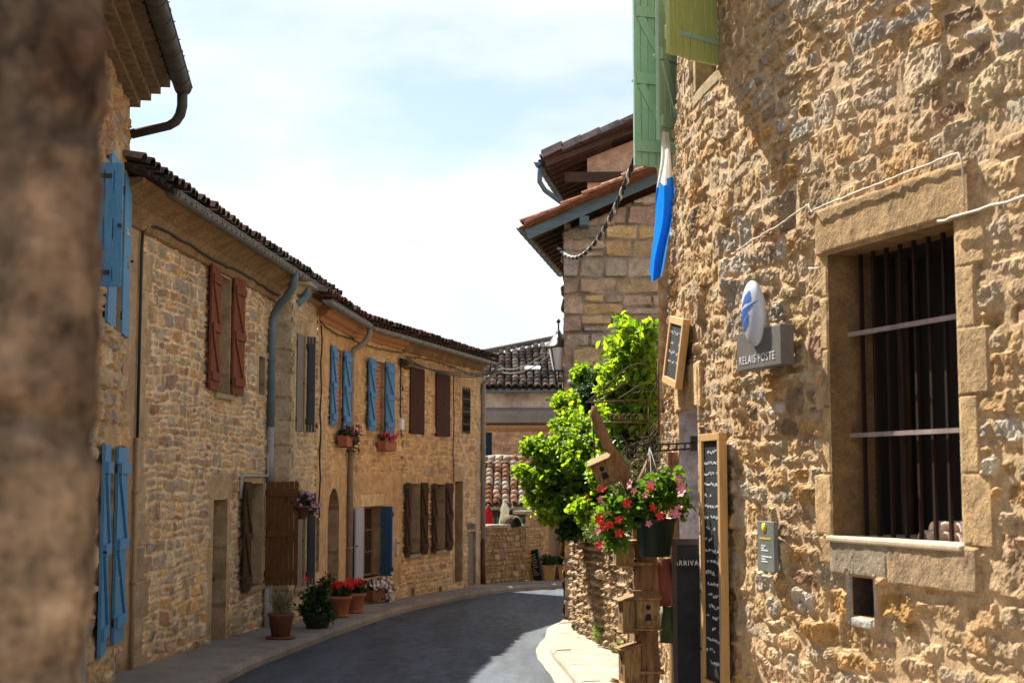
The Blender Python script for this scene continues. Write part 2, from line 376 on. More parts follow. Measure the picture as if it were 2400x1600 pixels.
    if stain:
        mk = stain*sstep(.0, .22, fbm(S*.9, Z*.5, seed+61))
        col = col*(1-.55*mk[..., None])
    col = np.clip(col*np.array(warm), .01, .9)
    V = fac.map(S, Z, disp)
    if topj: V[:, -1, 2] += topj*2*fbm(su*4, su*0, seed+70)
    nS, nZ = S.shape; idx = np.arange(nS*nZ).reshape(nS, nZ)
    F = np.stack([idx[:-1, :-1], idx[1:, :-1], idx[1:, 1:], idx[:-1, 1:]], -1)[~cull]
    V = V.reshape(-1, 3); col = col.reshape(-1, 3)
    # reveals
    RV = []; RF = []; RC = []; n0 = len(V)
    for q in holes:
        a, b, c, d = q[:4]; dep = reveal if len(q) < 6 else q[5]; rc = rcol if len(q) < 7 else q[6]
        arch = len(q) > 4 and q[4] == 'arch'
        if arch:
            r_ = (b-a)/2; path = [(a, c), (a, d-r_)]+[((a+b)/2-r_*math.cos(t), d-r_+r_*math.sin(t)) for t in np.linspace(.15, math.pi-.15, 12)]+[(b, d-r_), (b, c)]
        else: path = [(a, c), (a, d), (b, d), (b, c)]
        loop = path+[path[0]]
        for (p0, p1) in zip(loop[:-1], loop[1:]):
            nn = max(1, int(math.hypot(p1[0]-p0[0], p1[1]-p0[1])/.05)); md = 6
            tt = np.linspace(0, 1, nn+1)[:, None]; oo = np.linspace(amp*.8, -dep, md)[None, :]
            a_ = p0[0]+(p1[0]-p0[0])*tt+0*oo; z_ = p0[1]+(p1[1]-p0[1])*tt+0*oo; o_ = oo+0*tt
            vv = fac.map(a_, z_, o_); st = n0+sum(len(x) for x in RV)
            ii = np.arange(vv.shape[0]*vv.shape[1]).reshape(vv.shape[:2])+st
            RF.append(np.stack([ii[:-1, :-1], ii[:-1, 1:], ii[1:, 1:], ii[1:, :-1]], -1).reshape(-1, 4))
            cc = np.array(rc)*(1+.5*fbm(a_*5+o_*9, z_*7, seed+80)[..., None]); jn = (np.abs(np.modf(z_/.36)[0]) < .05)[..., None]
            RV.append(vv.reshape(-1, 3)); RC.append(np.where(jn, cc*.6, cc).reshape(-1, 3))
    if RV:
        V = np.r_[V, np.concatenate(RV)]; col = np.r_[col, np.concatenate(RC)]; F = np.r_[F.reshape(-1, 4), np.concatenate(RF)]
    o = npmesh(name, V, F.reshape(-1, 4), mat or STONE, parent, col, smooth)
    if label: o['label'] = label
    return o
def surround(a, b, c, d, w=.14, lh=.2, sh=.1, col=(.42, .33, .2), sill=True, jh=.34):
    o = [(a-w*1.5, b+w*1.5, d, d+lh, col)]
    z = c; k = 0
    while z < d-.02:
        z2 = min(z+jh*random.uniform(.8, 1.2), d)
        if d-z2 < .12: z2 = d
        wl = w*(1.5 if k % 2 else .85)
        o += [(a-wl, a, z, z2, col), (b, b+w*(.85 if k % 2 else 1.4), z, z2, col)]; z = z2; k += 1
    if sill: o.append((a-w*1.2, b+w*1.2, c-sh, c, col))
    return o
def quoins(a, b, z0, z1, col=(.42, .33, .2), h=(.22, .38), w=(.5, 1)):
    o = []; z = z0; k = 0
    while z < z1:
        z2 = min(z+random.uniform(*h), z1); ww = (b-a)*(w[1] if k % 2 else w[0])
        o.append((a, a+ww, z, z2, col)); z = z2; k += 1
    return o
def extrude(fac, s0, s1, prof, step=.25, mb=None, closed=False):
    mb = mb or MB(); n = max(1, int((s1-s0)/step)); ss = np.linspace(s0, s1, n+1)
    V = []
    for a in ss: V += [fac.pt(a, z, o) for o, z in prof]
    k = len(prof); r = range(k) if closed else range(k-1)
    F = [(i*k+j, i*k+(j+1) % k, (i+1)*k+(j+1) % k, (i+1)*k+j) for i in range(n) for j in r]
    if closed: F += [tuple(range(k)), tuple(range(n*k+k-1, n*k-1, -1))]
    mb.add(V, F); return mb
def gutter(fac, s0, s1, z, o, parent, mat=None, r=.07):
    pr = [(o+r*math.cos(t), z+r*math.sin(t)) for t in np.linspace(0, -math.pi, 9)]
    pr += [(o-(r-.006)*math.cos(t), z+(r-.006)*math.sin(t)) for t in np.linspace(0, -math.pi, 9)]
    mb = MB(); mb.smooth = True; extrude(fac, s0, s1, pr, .3, mb, True)
    mb.smooth = False
    a = s0+.1
    while a < s1:
        pr2 = [(o+(r+.006)*math.cos(t), z+(r+.006)*math.sin(t)) for t in np.linspace(0, -math.pi, 9)]+[(o-r*math.cos(t), z+r*math.sin(t)) for t in np.linspace(0, -math.pi, 9)]
        extrude(fac, a, a+.02, pr2, .1, mb, True); a += .45
    for e, pr3 in ((s0, 0), (s1, 0)):
        extrude(fac, e-.004, e+.004, [(o+(r-.004)*math.cos(t), z+(r-.004)*math.sin(t)) for t in np.linspace(0, -math.pi, 9)], .1, mb, True)
    mb.tube([fac.pt(a, z, o+r) for a in np.linspace(s0, s1, max(2, int((s1-s0)/.5)))], .008, 6)
    return mb.build('gutter', mat or ZINC, parent)
PT = [(.26, .12, .08), (.20, .12, .09), (.32, .22, .16), (.15, .11, .09), (.36, .29, .23), (.11, .09, .08), (.22, .10, .06), (.19, .16, .13), (.10, .08, .075)]
PT_DARK = [(.16, .12, .10), (.11, .09, .08), (.22, .15, .12), (.13, .115, .10), (.26, .19, .15), (.09, .08, .075)]
PT_PALE = [(.50, .37, .28), (.58, .48, .38), (.42, .22, .14), (.48, .30, .2), (.60, .53, .45), (.36, .17, .10)]
def tiles(fac_pts, up, parent, name='roof', pal=PT, sp=.2, length=.42, rows=10, seed=3, r0=.092, keep=None):
    """fac_pts(i, col) -> eave polyline; builds rounded cover tiles row over row on a sloping bed"""
    r = np.random.default_rng(seed); E0, E1 = [Vector(p) for p in fac_pts]; up = Vector(up); el = (E1-E0).length; u = (E1-E0).normalized()
    v = up.normalized(); n = u.cross(v).normalized()
    if n.z < 0: n = -n
    nc = int(el/sp); nr = rows; expo = length*.8
    ns = 7; th = np.linspace(0, np.pi, ns)
    base = []
    for (rr, y, dz) in ((1, 0, 0), (.84, 1, 0), (.82, 0, 0)):
        base.append(np.c_[np.cos(th)*rr*r0, np.full(ns, y*length), np.sin(th)*rr*r0*.85])
    B = np.concatenate(base)
    FB = [(i, i+1, ns+i+1, ns+i) for i in range(ns-1)]+[(i+1, i, 2*ns+i, 2*ns+i+1) for i in range(ns-1)]
    FB = np.array(FB)
    cc, rw = np.meshgrid(np.arange(nc+1), np.arange(nr), indexing='ij'); cc = cc.ravel(); rw = rw.ravel()
    if keep: kk = keep(cc*sp, rw*expo); cc = cc[kk]; rw = rw[kk]
    k = len(cc)
    X = cc*sp+r.normal(0, .008, k); Yp = rw*expo+r.normal(0, .015, k)-.03; Zp = .02+r.normal(0, .006, k)
    ang = r.normal(0, .03, k)
    P = np.repeat(B[None], k, 0); x = P[..., 0]*np.cos(ang)[:, None]-P[..., 1]*np.sin(ang)[:, None]+X[:, None]
    y = P[..., 1]+Yp[:, None]; z = P[..., 2]+Zp[:, None]+.035*(1-P[..., 1]/length)
    W = np.array(E0)+x[..., None]*np.array(u)+y[..., None]*np.array(v)+z[..., None]*np.array(n)
    F = (FB[None]+(np.arange(k)*len(B))[:, None, None]).reshape(-1, 4)
    pc = np.array(pal)[r.integers(0, len(pal), k)]*r.uniform(.75, 1.2, k)[:, None]
    col = np.repeat(pc, len(B), 0)
    V = W.reshape(-1, 3); nv = len(V)
    # bed of channel tiles
    E = np.array(E0); a, b = np.array(u), np.array(v); nn = np.array(n)
    xs = np.arange(0, (nc+1)*4+1)*sp/4; xs = xs[xs <= el+sp]
    bedz = .0+.03*np.cos(xs/sp*2*np.pi); 
    yt = [max([y_ for y_ in np.arange(0, nr*expo+.1, .1) if keep is None or keep(np.array([xx]), np.array([y_]))[0]]+[0])+(.1 if keep is None else 0) for xx in xs]
    T = [E+a*xx-b*.08+nn*(zz-.03) for xx, zz in zip(xs, bedz)]+[E+a*xx+b*y_+nn*(zz-.03) for xx, zz, y_ in zip(xs, bedz, yt)]
    m_ = len(xs); FBd = np.array([(i, i+1, m_+i+1, m_+i) for i in range(m_-1)])+nv
    V = np.r_[V, np.array(T)]; col = np.r_[col, np.tile(np.array(pal[0])*.6, (2*m_, 1))]; F = np.r_[F, FBd]
    return npmesh(name, V, F, TILE, parent, col)
def shutter(parent, M, w, h, mat, brace=1, t=.03, hmat=None, name='shutter', zs=1, mir=1, nosmall=False):
    """local x: width from the hinge, y: thickness, z: up; braces on +y (brace=1) or -y side"""
    mb = MB(M); n = max(3, int(round(abs(w)/.068))); sgn = 1 if w > 0 else -1; W = abs(w)
    for i in range(n):
        a = W*i/n+.0025; b = W*(i+1)/n-.0025; dz = random.uniform(-.004, .004)
        mb.box(min(a*sgn, b*sgn), max(a*sgn, b*sgn), -t/2, t/2+random.uniform(-.001, .001), 0+dz, h+dz)
    if brace:
        y0, y1 = (t/2-.001, t/2+.028) if brace > 0 else (-t/2-.028, -t/2+.001)
        rl = [.11*h, .5*h, .89*h]
        for z in rl: mb.box(min(.02*sgn, (W-.02)*sgn), max(.02*sgn, (W-.02)*sgn), y0, y1, z-.05, z+.05)
        for z0, z1 in ((rl[0]+.05, rl[1]-.05), (rl[1]+.05, rl[2]-.05)):
            a = Vector((.06*sgn, (y0+y1)/2-.002*brace, z0)); b = Vector(((W-.06)*sgn, (y0+y1)/2-.002*brace, z1))
            if mir < 0: a.x, b.x = b.x, a.x
            mb.bar(a, b, .024, .075, (0, 1, 0)) if False else mb.bar(a, b, .075, .024, (0, 1, 0))
    mb.mi = 1
    f = -1 if brace > 0 else 1
    for z in (.11*h, .89*h):
        y = f*(t/2+.003); mb.box(min(0, W*.8*sgn), max(0, W*.8*sgn), y-.003, y+.003, z-.018, z+.018)
        mb.tube([(0, 0, z-.04), (0, 0, z+.04)], .012, 6)
    mb.box(min((W-.03)*sgn, (W-.0)*sgn), max((W-.03)*sgn, W*sgn), -t/2-.03, -t/2, h*.5-.02, h*.5+.0)
    return mb.build(name, [mat, hmat or IRON], parent, bevel=.003)
def window(house, fac, a, b, c, d, dep=.14, fmat=None, style='panes', sill=None, label=None, gmat=None):
    """frame at dep inside the opening; returns the window part"""
    M = fac.M((a+b)/2, c, 0); w = (b-a)/2; h = d-c; mb = MB(M); y = dep; f = .045
    mb.box(-w, -w+f, y, y+.05, 0, h); mb.box(w-f, w, y, y+.05, 0, h); mb.box(-w+f, w-f, y, y+.05, h-f, h); mb.box(-w+f, w-f, y, y+.05, 0, f)
    if style == 'panes':
        mb.box(-.03, .03, y-.01, y+.045, f, h-f)
        for k in (1, 2):
            z = f+(h-2*f)*k/3
            mb.box(-w+f, -.03, y+.008, y+.04, z-.012, z+.012); mb.box(.03, w-f, y+.008, y+.04, z-.012, z+.012)
    o = mb.build('window', fmat or WGREY, house, bevel=.004)
    if label: o['label'] = label
    if style in ('panes', 'plain'):
        g = MB(M); g.box(-w+.01, w-.01, y+.03, y+.036, .01, h-.01); g.build('pane', gmat or GLASS, o)
    elif style == 'brick':
        g = MB(M); g.box(-w+.002, w-.002, y-.03, y+.02, .0, h)
        g.build('brick_infill', BRICKW, o)
    if sill: 
        s_ = MB(M); s_.box(-w-.08, w+.08, -.06, .16, -.07, .0); s_.build('sill', sill, o, bevel=.012)
    return o
def brickmat():
    m, N, L, b = newmat('brick_infill'); t = N.new('ShaderNodeTexCoord'); sp = N.new('ShaderNodeSeparateXYZ'); cb = N.new('ShaderNodeCombineXYZ')
    L.new(t.outputs['Object'], sp.inputs[0]); L.new(sp.outputs[1], cb.inputs[0]); L.new(sp.outputs[2], cb.inputs[1])
    k = N.new('ShaderNodeTexBrick'); k.inputs['Color1'].default_value = (.34, .11, .05, 1); k.inputs['Color2'].default_value = (.42, .17, .08, 1)
    k.inputs['Mortar'].default_value = (.5, .36, .22, 1); k.inputs['Scale'].default_value = 1; k.inputs['Brick Width'].default_value = .22
    k.inputs['Row Height'].default_value = .075; k.inputs['Mortar Size'].default_value = .009
    L.new(cb.outputs[0], k.inputs[0]); n = noise(N, L, 20); r = ramp(N, L, n.outputs[0], .7, 1.2)
    L.new(mulc(N, L, k.outputs[0], r.outputs[0]), b.inputs['Base Color']); b.inputs['Roughness'].default_value = .9
    L.new(bump(N, L, k.outputs[1], b, -.5, .01), b.inputs['Normal']); return m
BRICKW = brickmat()
def pipe(parent, pts, r, mat, name='downpipe', collars=True):
    mb = MB(); mb.tube(pts, r, 10)
    if collars:
        for a, b in zip(pts[:-1], pts[1:]):
            a, b = Vector(a), Vector(b); l = (b-a).length
            if l > .8:
                for k in range(int(l/.9)):
                    p = a+(b-a)*((k+.6)*.9/l) if (k+.6)*.9 < l else b
                    d = (b-a).normalized(); mb.tube([p-d*.02, p+d*.02], r+.008, 10)
    return mb.build(name, mat, parent)
def leaves(name, P, size, mat, parent, seed=1, flat=.4, aspect=.55, down=0, label=None):
    r = np.random.default_rng(seed); n = len(P); sz = size*r.uniform(.35, 1.35, n)
    d = r.normal(0, 1, (n, 3)); d[:, 2] -= down; d /= np.linalg.norm(d, axis=1)[:, None]
    nm = r.normal(0, 1, (n, 3)); nm[:, 2] += flat*3; nm -= d*(nm*d).sum(1)[:, None]; nm /= np.linalg.norm(nm, axis=1)[:, None]
    s = np.cross(d, nm)
    sz = sz[:, None]; a = aspect
    v = [P, P+d*sz*.35+s*sz*a*.5+nm*sz*.10, P+d*sz*.75+s*sz*a*.38+nm*sz*.06, P+d*sz*1.0-nm*sz*.08, P+d*sz*.75-s*sz*a*.38+nm*sz*.06, P+d*sz*.35-s*sz*a*.5+nm*sz*.10, P+d*sz*.5-nm*sz*.0]
    V = np.stack(v, 1).reshape(-1, 3)
    fb = np.array([(0, 1, 2, 6), (6, 2, 3, 3), (0, 6, 4, 5), (6, 3, 4, 4)])
    fb = np.array([(0, 1, 6), (1, 2, 6), (2, 3, 6), (3, 4, 6), (4, 5, 6), (5, 0, 6)])
    F = (fb[None]+(np.arange(n)*7)[:, None, None]).reshape(-1, 3)
    c = np.repeat(r.random(n), 7); col = np.stack([c, c, c], 1)
    o = npmesh(name, V, F, mat, parent, col, smooth=False)
    if label: o['label'] = label
    return o
def flowers(name, P, size, mat, parent, seed=1, face=(-.2, -1, .5)):
    r = random.Random(seed)
    for p in P:
        mb = MB()
        d = (Vector(face)+Vector((r.gauss(0, .5), r.gauss(0, .5), r.gauss(0, .5)))).normalized()
        q = d.to_track_quat('Z', 'Y').to_matrix().to_4x4(); q.translation = Vector(p); s = size*r.uniform(.75, 1.2); mb.M = q; a0 = r.random()*6
        V = [(0, 0, -s*.06)]; F = []
        for k in range(5):
            a = a0+k*1.2566; c, t = math.cos, math.sin; n = len(V)
            V += [(c(a-.55)*s*.35, t(a-.55)*s*.35, s*.1), (c(a-.35)*s*.55, t(a-.35)*s*.55, s*.14), (c(a+.1)*s*.58, t(a+.1)*s*.58, s*.08), (c(a+.5)*s*.38, t(a+.5)*s*.38, s*.1)]; F.append((0, n, n+1, n+2, n+3))
        mb.add(V, F); mb.build('flower', mat, parent)
def blob(c, rad, n, r, shell=.55):
    u = r.normal(0, 1, (n, 3)); u /= np.linalg.norm(u, axis=1)[:, None]
    k = (shell+(1-shell)*r.random(n)**.7)*(1+.12*r.normal(0, 1, n)*(r.random(n) < .5))*(1+.25*np.sin(u[:, 0]*5+c[0]*7)*np.cos(u[:, 2]*6+c[2]*5))
    return np.array(c)+u*k[:, None]*np.array(rad)
# ================================================================== ground, road, pavements
def gz(y): return -.029*y if y < 90 else -2.61
def struct(o, name=None): o['kind'] = 'structure'; return o
GROUNDM = pmat('ground_dirt', (.26, .20, .13), .95, (.16, .12, .08), .8, bs=.5, bd=.02)
mb = MB()
ys = [-30, 0, 10, 20, 30, 45, 60, 90, 200, 1500]
for a, b in zip(ys[:-1], ys[1:]):
    W = 900
    mb.add([(-W, a, gz(a)-.05), (W, a, gz(a)-.05), (W, b, gz(b)-.05), (-W, b, gz(b)-.05)], [(0, 1, 2, 3)])
struct(mb.build('ground', GROUNDM))
LK = [(-2.9, 2), (-2.9, 9), (-2.87, 12), (-2.82, 14.3), (-2.8, 15.6), (-2.63, 17.6), (-2.41, 20.2), (-2.25, 21.6), (-2.05, 23.5), (-1.85, 24.8), (-1.36, 27.2), (-.91, 29.1), (-.6, 30.4), (.06, 32.0), (1.29, 33.6), (3, 34.8), (6, 36), (12, 37)]
RK = [(.95, 2), (.75, 9), (.66, 12), (.60, 14.3), (.53, 15.7), (.47, 16.6), (.45, 17.4), (.49, 18.4), (.60, 19.4), (.66, 20.2), (.66, 21.0), (.72, 21.6), (1.0, 23), (1.7, 26), (2.6, 28), (4, 30), (7, 31.3), (12, 32)]
def resample(P, ys):
    P = np.array(P); d = np.r_[0, np.cumsum(np.hypot(*np.diff(P, axis=0).T))]; t = np.linspace(0, d[-1], ys)
    q = np.c_[np.interp(t, d, P[:, 0]), np.interp(t, d, P[:, 1])]
    k = np.array([1, 2, 3, 2, 1])/9; pad = np.r_[q[:1]*2-q[2:0:-1], q, q[-1:]*2-q[-2:-4:-1]]
    return np.c_[np.convolve(pad[:, 0], k, 'valid'), np.convolve(pad[:, 1], k, 'valid')]
lk = resample(LK, 120); rk = resample(RK, 120)
def asphalt():
    m, N, L, b = newmat('asphalt')
    n = noise(N, L, 1.1, 5, .6, (1.6, .45, 1)); n2 = noise(N, L, 90, 3, .6); n3 = noise(N, L, 5, 6, .7, (1.5, .7, 1))
    r = ramp(N, L, n.outputs[0], (.023, .036, .056), (.044, .060, .082), .35, .65)  # blue cast puts the sky's reflection into the road colour
    c = mulc(N, L, r.outputs[0], ramp(N, L, n2.outputs[0], .6, 1.45, .35, .65).outputs[0])
    c = mulc(N, L, c, ramp(N, L, n3.outputs[0], .7, 1.25).outputs[0]); n4 = noise(N, L, .55, 3, .8, (2.2, .25, 1)); c = mulc(N, L, c, ramp(N, L, n4.outputs[0], .60, 1.35, .44, .56).outputs[0]); vo = N.new('ShaderNodeTexVoronoi'); vo.feature = 'DISTANCE_TO_EDGE'; vo.inputs['Scale'].default_value = .55; wn = noise(N, L, 3, 4); tcw = N.new('ShaderNodeTexCoord'); wm = N.new('ShaderNodeMixRGB'); wm.inputs[0].default_value = .12; L.new(tcw.outputs['Object'], wm.inputs[1]); L.new(wn.outputs[1], wm.inputs[2]); L.new(wm.outputs[0], vo.inputs[0]); c = mulc(N, L, c, ramp(N, L, vo.outputs[0], .45, 1, .0, .012).outputs[0]); L.new(c, b.inputs['Base Color'])
    L.new(ramp(N, L, n3.outputs[0], .42, .72).outputs[0], b.inputs['Roughness']); b.inputs['Specular IOR Level'].default_value = .35
    L.new(bump(N, L, n2.outputs[0], b, .8, .01), b.inputs['Normal']); return m
ASPH = asphalt()
V = []; n = 14
for a, b in zip(lk, rk):
    for j in range(n+1):
        p = a+(b-a)*j/n; V.append((p[0], p[1], -.029*p[1]))
F = [(i*(n+1)+j, i*(n+1)+j+1, (i+1)*(n+1)+j+1, (i+1)*(n+1)+j) for i in range(119) for j in range(n)]
struct(npmesh('road', V, F, ASPH, smooth=False))
CONC = pmat('pavement_concrete', (.40, .35, .28), .9, (.26, .22, .17), 2.5, bs=.6, bd=.006)
CONCL = pmat('worn_concrete', (.30, .27, .23), .9, (.17, .155, .13), 2.0, bs=.6, bd=.006)
CREAM = pmat('gutter_stones', (.46, .38, .28), .9, (.34, .27, .2), 4, bs=.6, bd=.006)
def side(K, wallpts, name, mat, h=.11, step=-1):
    """pavement between the kerb line K and the wall line"""
    V = []; F = []
    for i, (p, q) in enumerate(zip(K, wallpts)):
        for t, hh in ((0, h), (.5, h+.01), (1, h+.02)):
            V.append((p[0]+(q[0]-p[0])*t, p[1]+(q[1]-p[1])*t, -.029*p[1]+hh))
    for i in range(len(K)-1):
        for j in range(2): F.append((i*3+j, i*3+j+1, (i+1)*3+j+1, (i+1)*3+j))
    o = npmesh(name, V, F, mat, smooth=False); return struct(o)
def kerb(K, sgn, name, mat, w=.14, h=.11, blk=.9):
    mb = MB(); K = np.array(K); d = np.r_[0, np.cumsum(np.hypot(*np.diff(K, axis=0).T))]; s = 0
    f = Fac(K)
    while s < d[-1]-.2:
        e = min(s+blk*random.uniform(.75, 1.15), d[-1]); dz = random.uniform(-.006, .006)
        pr = [(0, -.03), (0, h*.55), (.025, h*.9), (.05, h), (w, h+.004), (w, -.03)]
        ss = [s+.004, (s+e)/2, e-.004]; V = []
        for a in ss:
            p, t = f.base(np.array([a])); p = p[0]; t = t[0]; nn = np.array([t[1], -t[0]])*sgn
            for o_, z_ in pr:
                q = p+nn*o_; V.append((q[0], q[1], -.029*p[1]+z_+dz))
        k = len(pr); mb.add(V, [(i*k+j, i*k+(j+1) % k, (i+1)*k+(j+1) % k, (i+1)*k+j) for i in range(2) for j in range(k)]+[tuple(range(k)), tuple(range(3*k-1, 2*k-1, -1))])
        s = e
    return struct(mb.build(name, mat))
kerb(lk, -1, 'kerb', CONCL); kerb(rk[:74], 1, 'kerb', CONC, w=.2)
lin = lk+np.array([[-.13, .02]]); side(lin, lk+np.array([[-2.2, .35]]), 'pavement', CONCL)
rin = rk[:74]+np.array([[.19, 0]]); side(rin, rk[:74]+np.array([[1.6, .0]]), 'pavement', CONC)
# cream dish channel beside the right kerb
gl = rk[:74]+np.array([[-.17, 0]])
V = []; F = []
for i, (p, q) in enumerate(zip(gl, rk[:74])): V += [(p[0]+.006*math.sin(i*1.7), p[1], -.029*p[1]+.004), (q[0], q[1], -.029*q[1]+.006)]
F = [(2*i, 2*i+1, 2*i+3, 2*i+2) for i in range(73)]
struct(npmesh('gutter_channel', V, F, CREAM, smooth=False))

def shell(house, pts, z0, z1, name='rear_wall', mat=None):
    mb = MB()
    for (a, b) in zip(pts[:-1], pts[1:]): mb.add([(a[0], a[1], z0), (b[0], b[1], z0), (b[0], b[1], z1), (a[0], a[1], z1)], [(0, 1, 2, 3)])
    return mb.build(name, mat or COVE, house)
def cable(house, pts, r=.012, mat=None, name='cable', n=5):
    mb = MB(); mb.tube(pts, r, n); return mb.build(name, mat or CABLE, house)
def wavy(fac, s0, s1, zf, o=.03, n=30, j=.012, seed=0):
    r = random.Random(seed); return [fac.pt(s0+(s1-s0)*i/n, zf(s0+(s1-s0)*i/n)+r.uniform(-j, j), o+r.uniform(-.004, .008)) for i in range(n+1)]
def sh(win, fac, s, z, w, h, ang, mat, brace=-1, o=.035, mir=1, hm=None, t=.03):
    M = fac.M(s, z, o) @ Matrix.Rotation(R(ang), 4, 'Z'); return shutter(win, M, w, h, mat, brace, t, hm, mir=mir)

# ================================================================== left row
# ---- nearest house with blue shutters
FL = Fac([(-2.62, 6), (-3.788, 14)])
H = thing('village_house', 'tall stone house nearest on the left with pale blue shutters and deep stepped eaves', 'house', (-3.3, 10.5, -.3), 'village houses along the left side')
SE = 7.70
hl = [(6.56, 7.06, .1, 1.86), (4.1, 4.6, -.2, 1.09), (6.74, 7.18, 2.93, 4.42), (3.45, 3.98, 2.95, 3.84)]
wall('wall', FL, 3.0, SE, -1.0, 5.26, .02, H, seed=21, amp=.03, rough=.02, gap=.012, edge=.016, sargs=dict(rows=(.1, .24), w=(.15, .45), warp=.08, jagk=1.5),
     holes=hl, blocks=surround(*hl[0])+surround(*hl[2]), mortar=(.42, .31, .19), reveal=.3, cover=.3)
shell(H, [FL.pt(SE, 0, 0).to_2d(), (-8, 13.3), (-8, 5), FL.pt(0, 0, 0).to_2d()], -1, 5.4)
pr = [(-.05, 5.20), (.10, 5.20), (.10, 5.27), (.20, 5.27), (.20, 5.34), (.29, 5.34), (.29, 5.41), (.38, 5.41), (.38, 5.48), (-.05, 5.48)]
extrude(FL, 2.5, SE, pr, .3, None, True).build('stepped_eaves', pmat('eave_stone', (.34, .25, .16), .95, (.17, .12, .08), 9, bs=.8, bd=.02, spec=.1), H)
gutter(FL, 2.5, SE-.20, 5.36, .52, H, ZINCD, .085)
g0 = FL.pt(SE-.28, 5.30, .52); g1 = FL.pt(SE-.02, 4.93, .03)
pipe(H, [g0, g0+Vector((0, .01, -.14)), g0+Vector((-.02, .02, -.22)), g0+Vector((-.07, .05, -.28)), g0+Vector((-.14, .08, -.31)), g1], .05, ZINCD, collars=False)
for k in range(9): mb = MB(); mb.tube([FL.pt(3.2+k*.5, 5.42, .36), FL.pt(3.2+k*.5, 5.44, .60)], .006, 4); mb.build('gutter_hook', IRON, H)
tiles([FL.pt(2.5, 5.50, .46), FL.pt(SE, 5.50, .46)], Vector((-1, -.15, .3)), H, rows=10, seed=5, pal=PT_DARK)
for (a, b, c, d) in hl:
    W = window(H, FL, a, b, c, d, .2, WORANGE)
    if a == 3.45: sh(W, FL, b, c, .39, d-c, -88, BLUEN, 1, mir=1)
    elif c > 2: sh(W, FL, a-.01, c, -.52, d-c+.02, 0, BLUEN, 0, o=.03); sh(W, FL, b+.01, c, .50, d-c+.02, 0, BLUEN, 0, o=.03)
    else: sh(W, FL, a-.01, c, -.50, d-c+.02, 2, BLUEN, -1, o=.045); sh(W, FL, b+.01, c, .56, d-c+.02, -2, BLUEN, -1, o=.045, mir=-1)
# ---- stone house A
FA = Fac([(-3.82, 14.4), (-3.82+.0669*10, 24.4)])
H = thing('village_house', 'two storey rubble stone house with red brown shutters and a long curved zinc gutter', 'house', (-3.6, 17.3, -.45), 'village houses along the left side')
lw = (4.58, 5.40, .15, 1.52)
bl = surround(2.90, 3.52, 2.63, 4.09, w=.11, lh=.17, sh=.07)+surround(2.92, 3.56, -.62, 1.33, w=.15, lh=.30, sill=False)+surround(*lw, w=.13, lh=.16)+surround(5.05, 5.40, 2.73, 3.26, w=.07, lh=.1)
bl += [(.12, .12+(.42 if k % 2 else .26), -.9+k*.36, -.9+(k+1)*.36, (.36, .29, .20)) for k in range(7)]+[(.12, .12+(.30 if k % 2 else .18), 1.62+k*.38, 2.0+k*.38, (.40, .32, .21)) for k in range(6)]
wall('wall', FA, -.6, 5.80, -1.1, 4.16, .0155, H, seed=4, amp=.020, rough=.016, gap=.009, edge=.012, tilt=.10, crag=.010, sargs=dict(rows=(.08, .19), w=(.09, .30), warp=.10, jagk=1.8, split=.55, pal=PAL_OCH+[(.40, .33, .26), (.36, .32, .27)]),
     holes=[(2.90, 3.52, 2.63, 4.09), (2.92, 3.56, -.75, 1.33), lw, (5.05, 5.40, 2.73, 3.26)], blocks=bl, plaster=[(-.7, .12, -1.2, 4.2, (.36, .27, .18))], mortar=(.64, .52, .37), moss=.5)
extrude(FA, -1.0, 6.2, [(0, 4.10), (.05, 4.12), (.08, 4.2), (.13, 4.29), (.25, 4.37), (.36, 4.42), (.36, 4.46), (-.1, 4.46)], .2, None, True).build('cornice', COVE, H)
gutter(FA, -.3, 8.6, 4.47, .42, H, ZINC)
tiles([FA.pt(-1.3, 4.50, .42), FA.pt(8.6, 4.50, .42)], Vector((-1, .067, .27)), H, rows=12, seed=8, pal=PT_DARK+[(.24, .17, .12), (.28, .24, .20)])
shell(H, [FA.pt(5.8, 0).to_2d(), (-9, 21), (-9, 14), (-3.84, 14.0)], -1, 4.6)
W = window(H, FA, 2.90, 3.52, 2.63, 4.09, .16, WGREY, sill=SILL, style='plain', gmat=pmat('drawn_curtain', (.36, .28, .19), .8, (.26, .20, .14), 2))
sh(W, FA, 2.88, 2.64, -.46, 1.5, 3, WBROWN, -1, o=.05); sh(W, FA, 3.54, 2.64, .45, 1.5, -3, WBROWN, -1, o=.05, mir=-1)
W = window(H, FA, 5.05, 5.40, 2.73, 3.26, .12, WGREY, style='plain')
W = window(H, FA, *lw, .16, WOLD, sill=SILL)
sh(W, FA, lw[0]-.02, .12, -.46, 1.42, 4, WOLD, -1, o=.06); sh(W, FA, lw[1]+.03, .12, .45, 1.42, -80, WDARKO, -1, o=.05)
D = MB(FA.M(3.24, -.66)); D.box(-.32, .32, .17, .21, 0, 2.0)
for k in range(5): D.box(-.31+k*.125, -.31+k*.125+.119, .155, .172, .01, 1.98)
D = D.build('door', WBROWN, H); D2 = MB(FA.M(3.24, -.66)); D2.tube([(.2, .10, 1.0), (.2, .155, 1.0)], .02, 8); D2.build('handle', IRON, D)
pz = 2.35
g0 = FA.pt(5.35, 4.42, .42); wq = FA.pt(5.55, 3.86, .07)
pipe(H, [g0, g0+Vector((0, 0, -.10)), FA.pt(5.37, 4.24, .40), FA.pt(5.42, 4.14, .32), FA.pt(5.50, 4.0, .17), wq+Vector((.02, .02, .03)), wq+Vector((0, 0, -.08)), FA.pt(5.55, 2.3, .07)], .055, ZINCB)
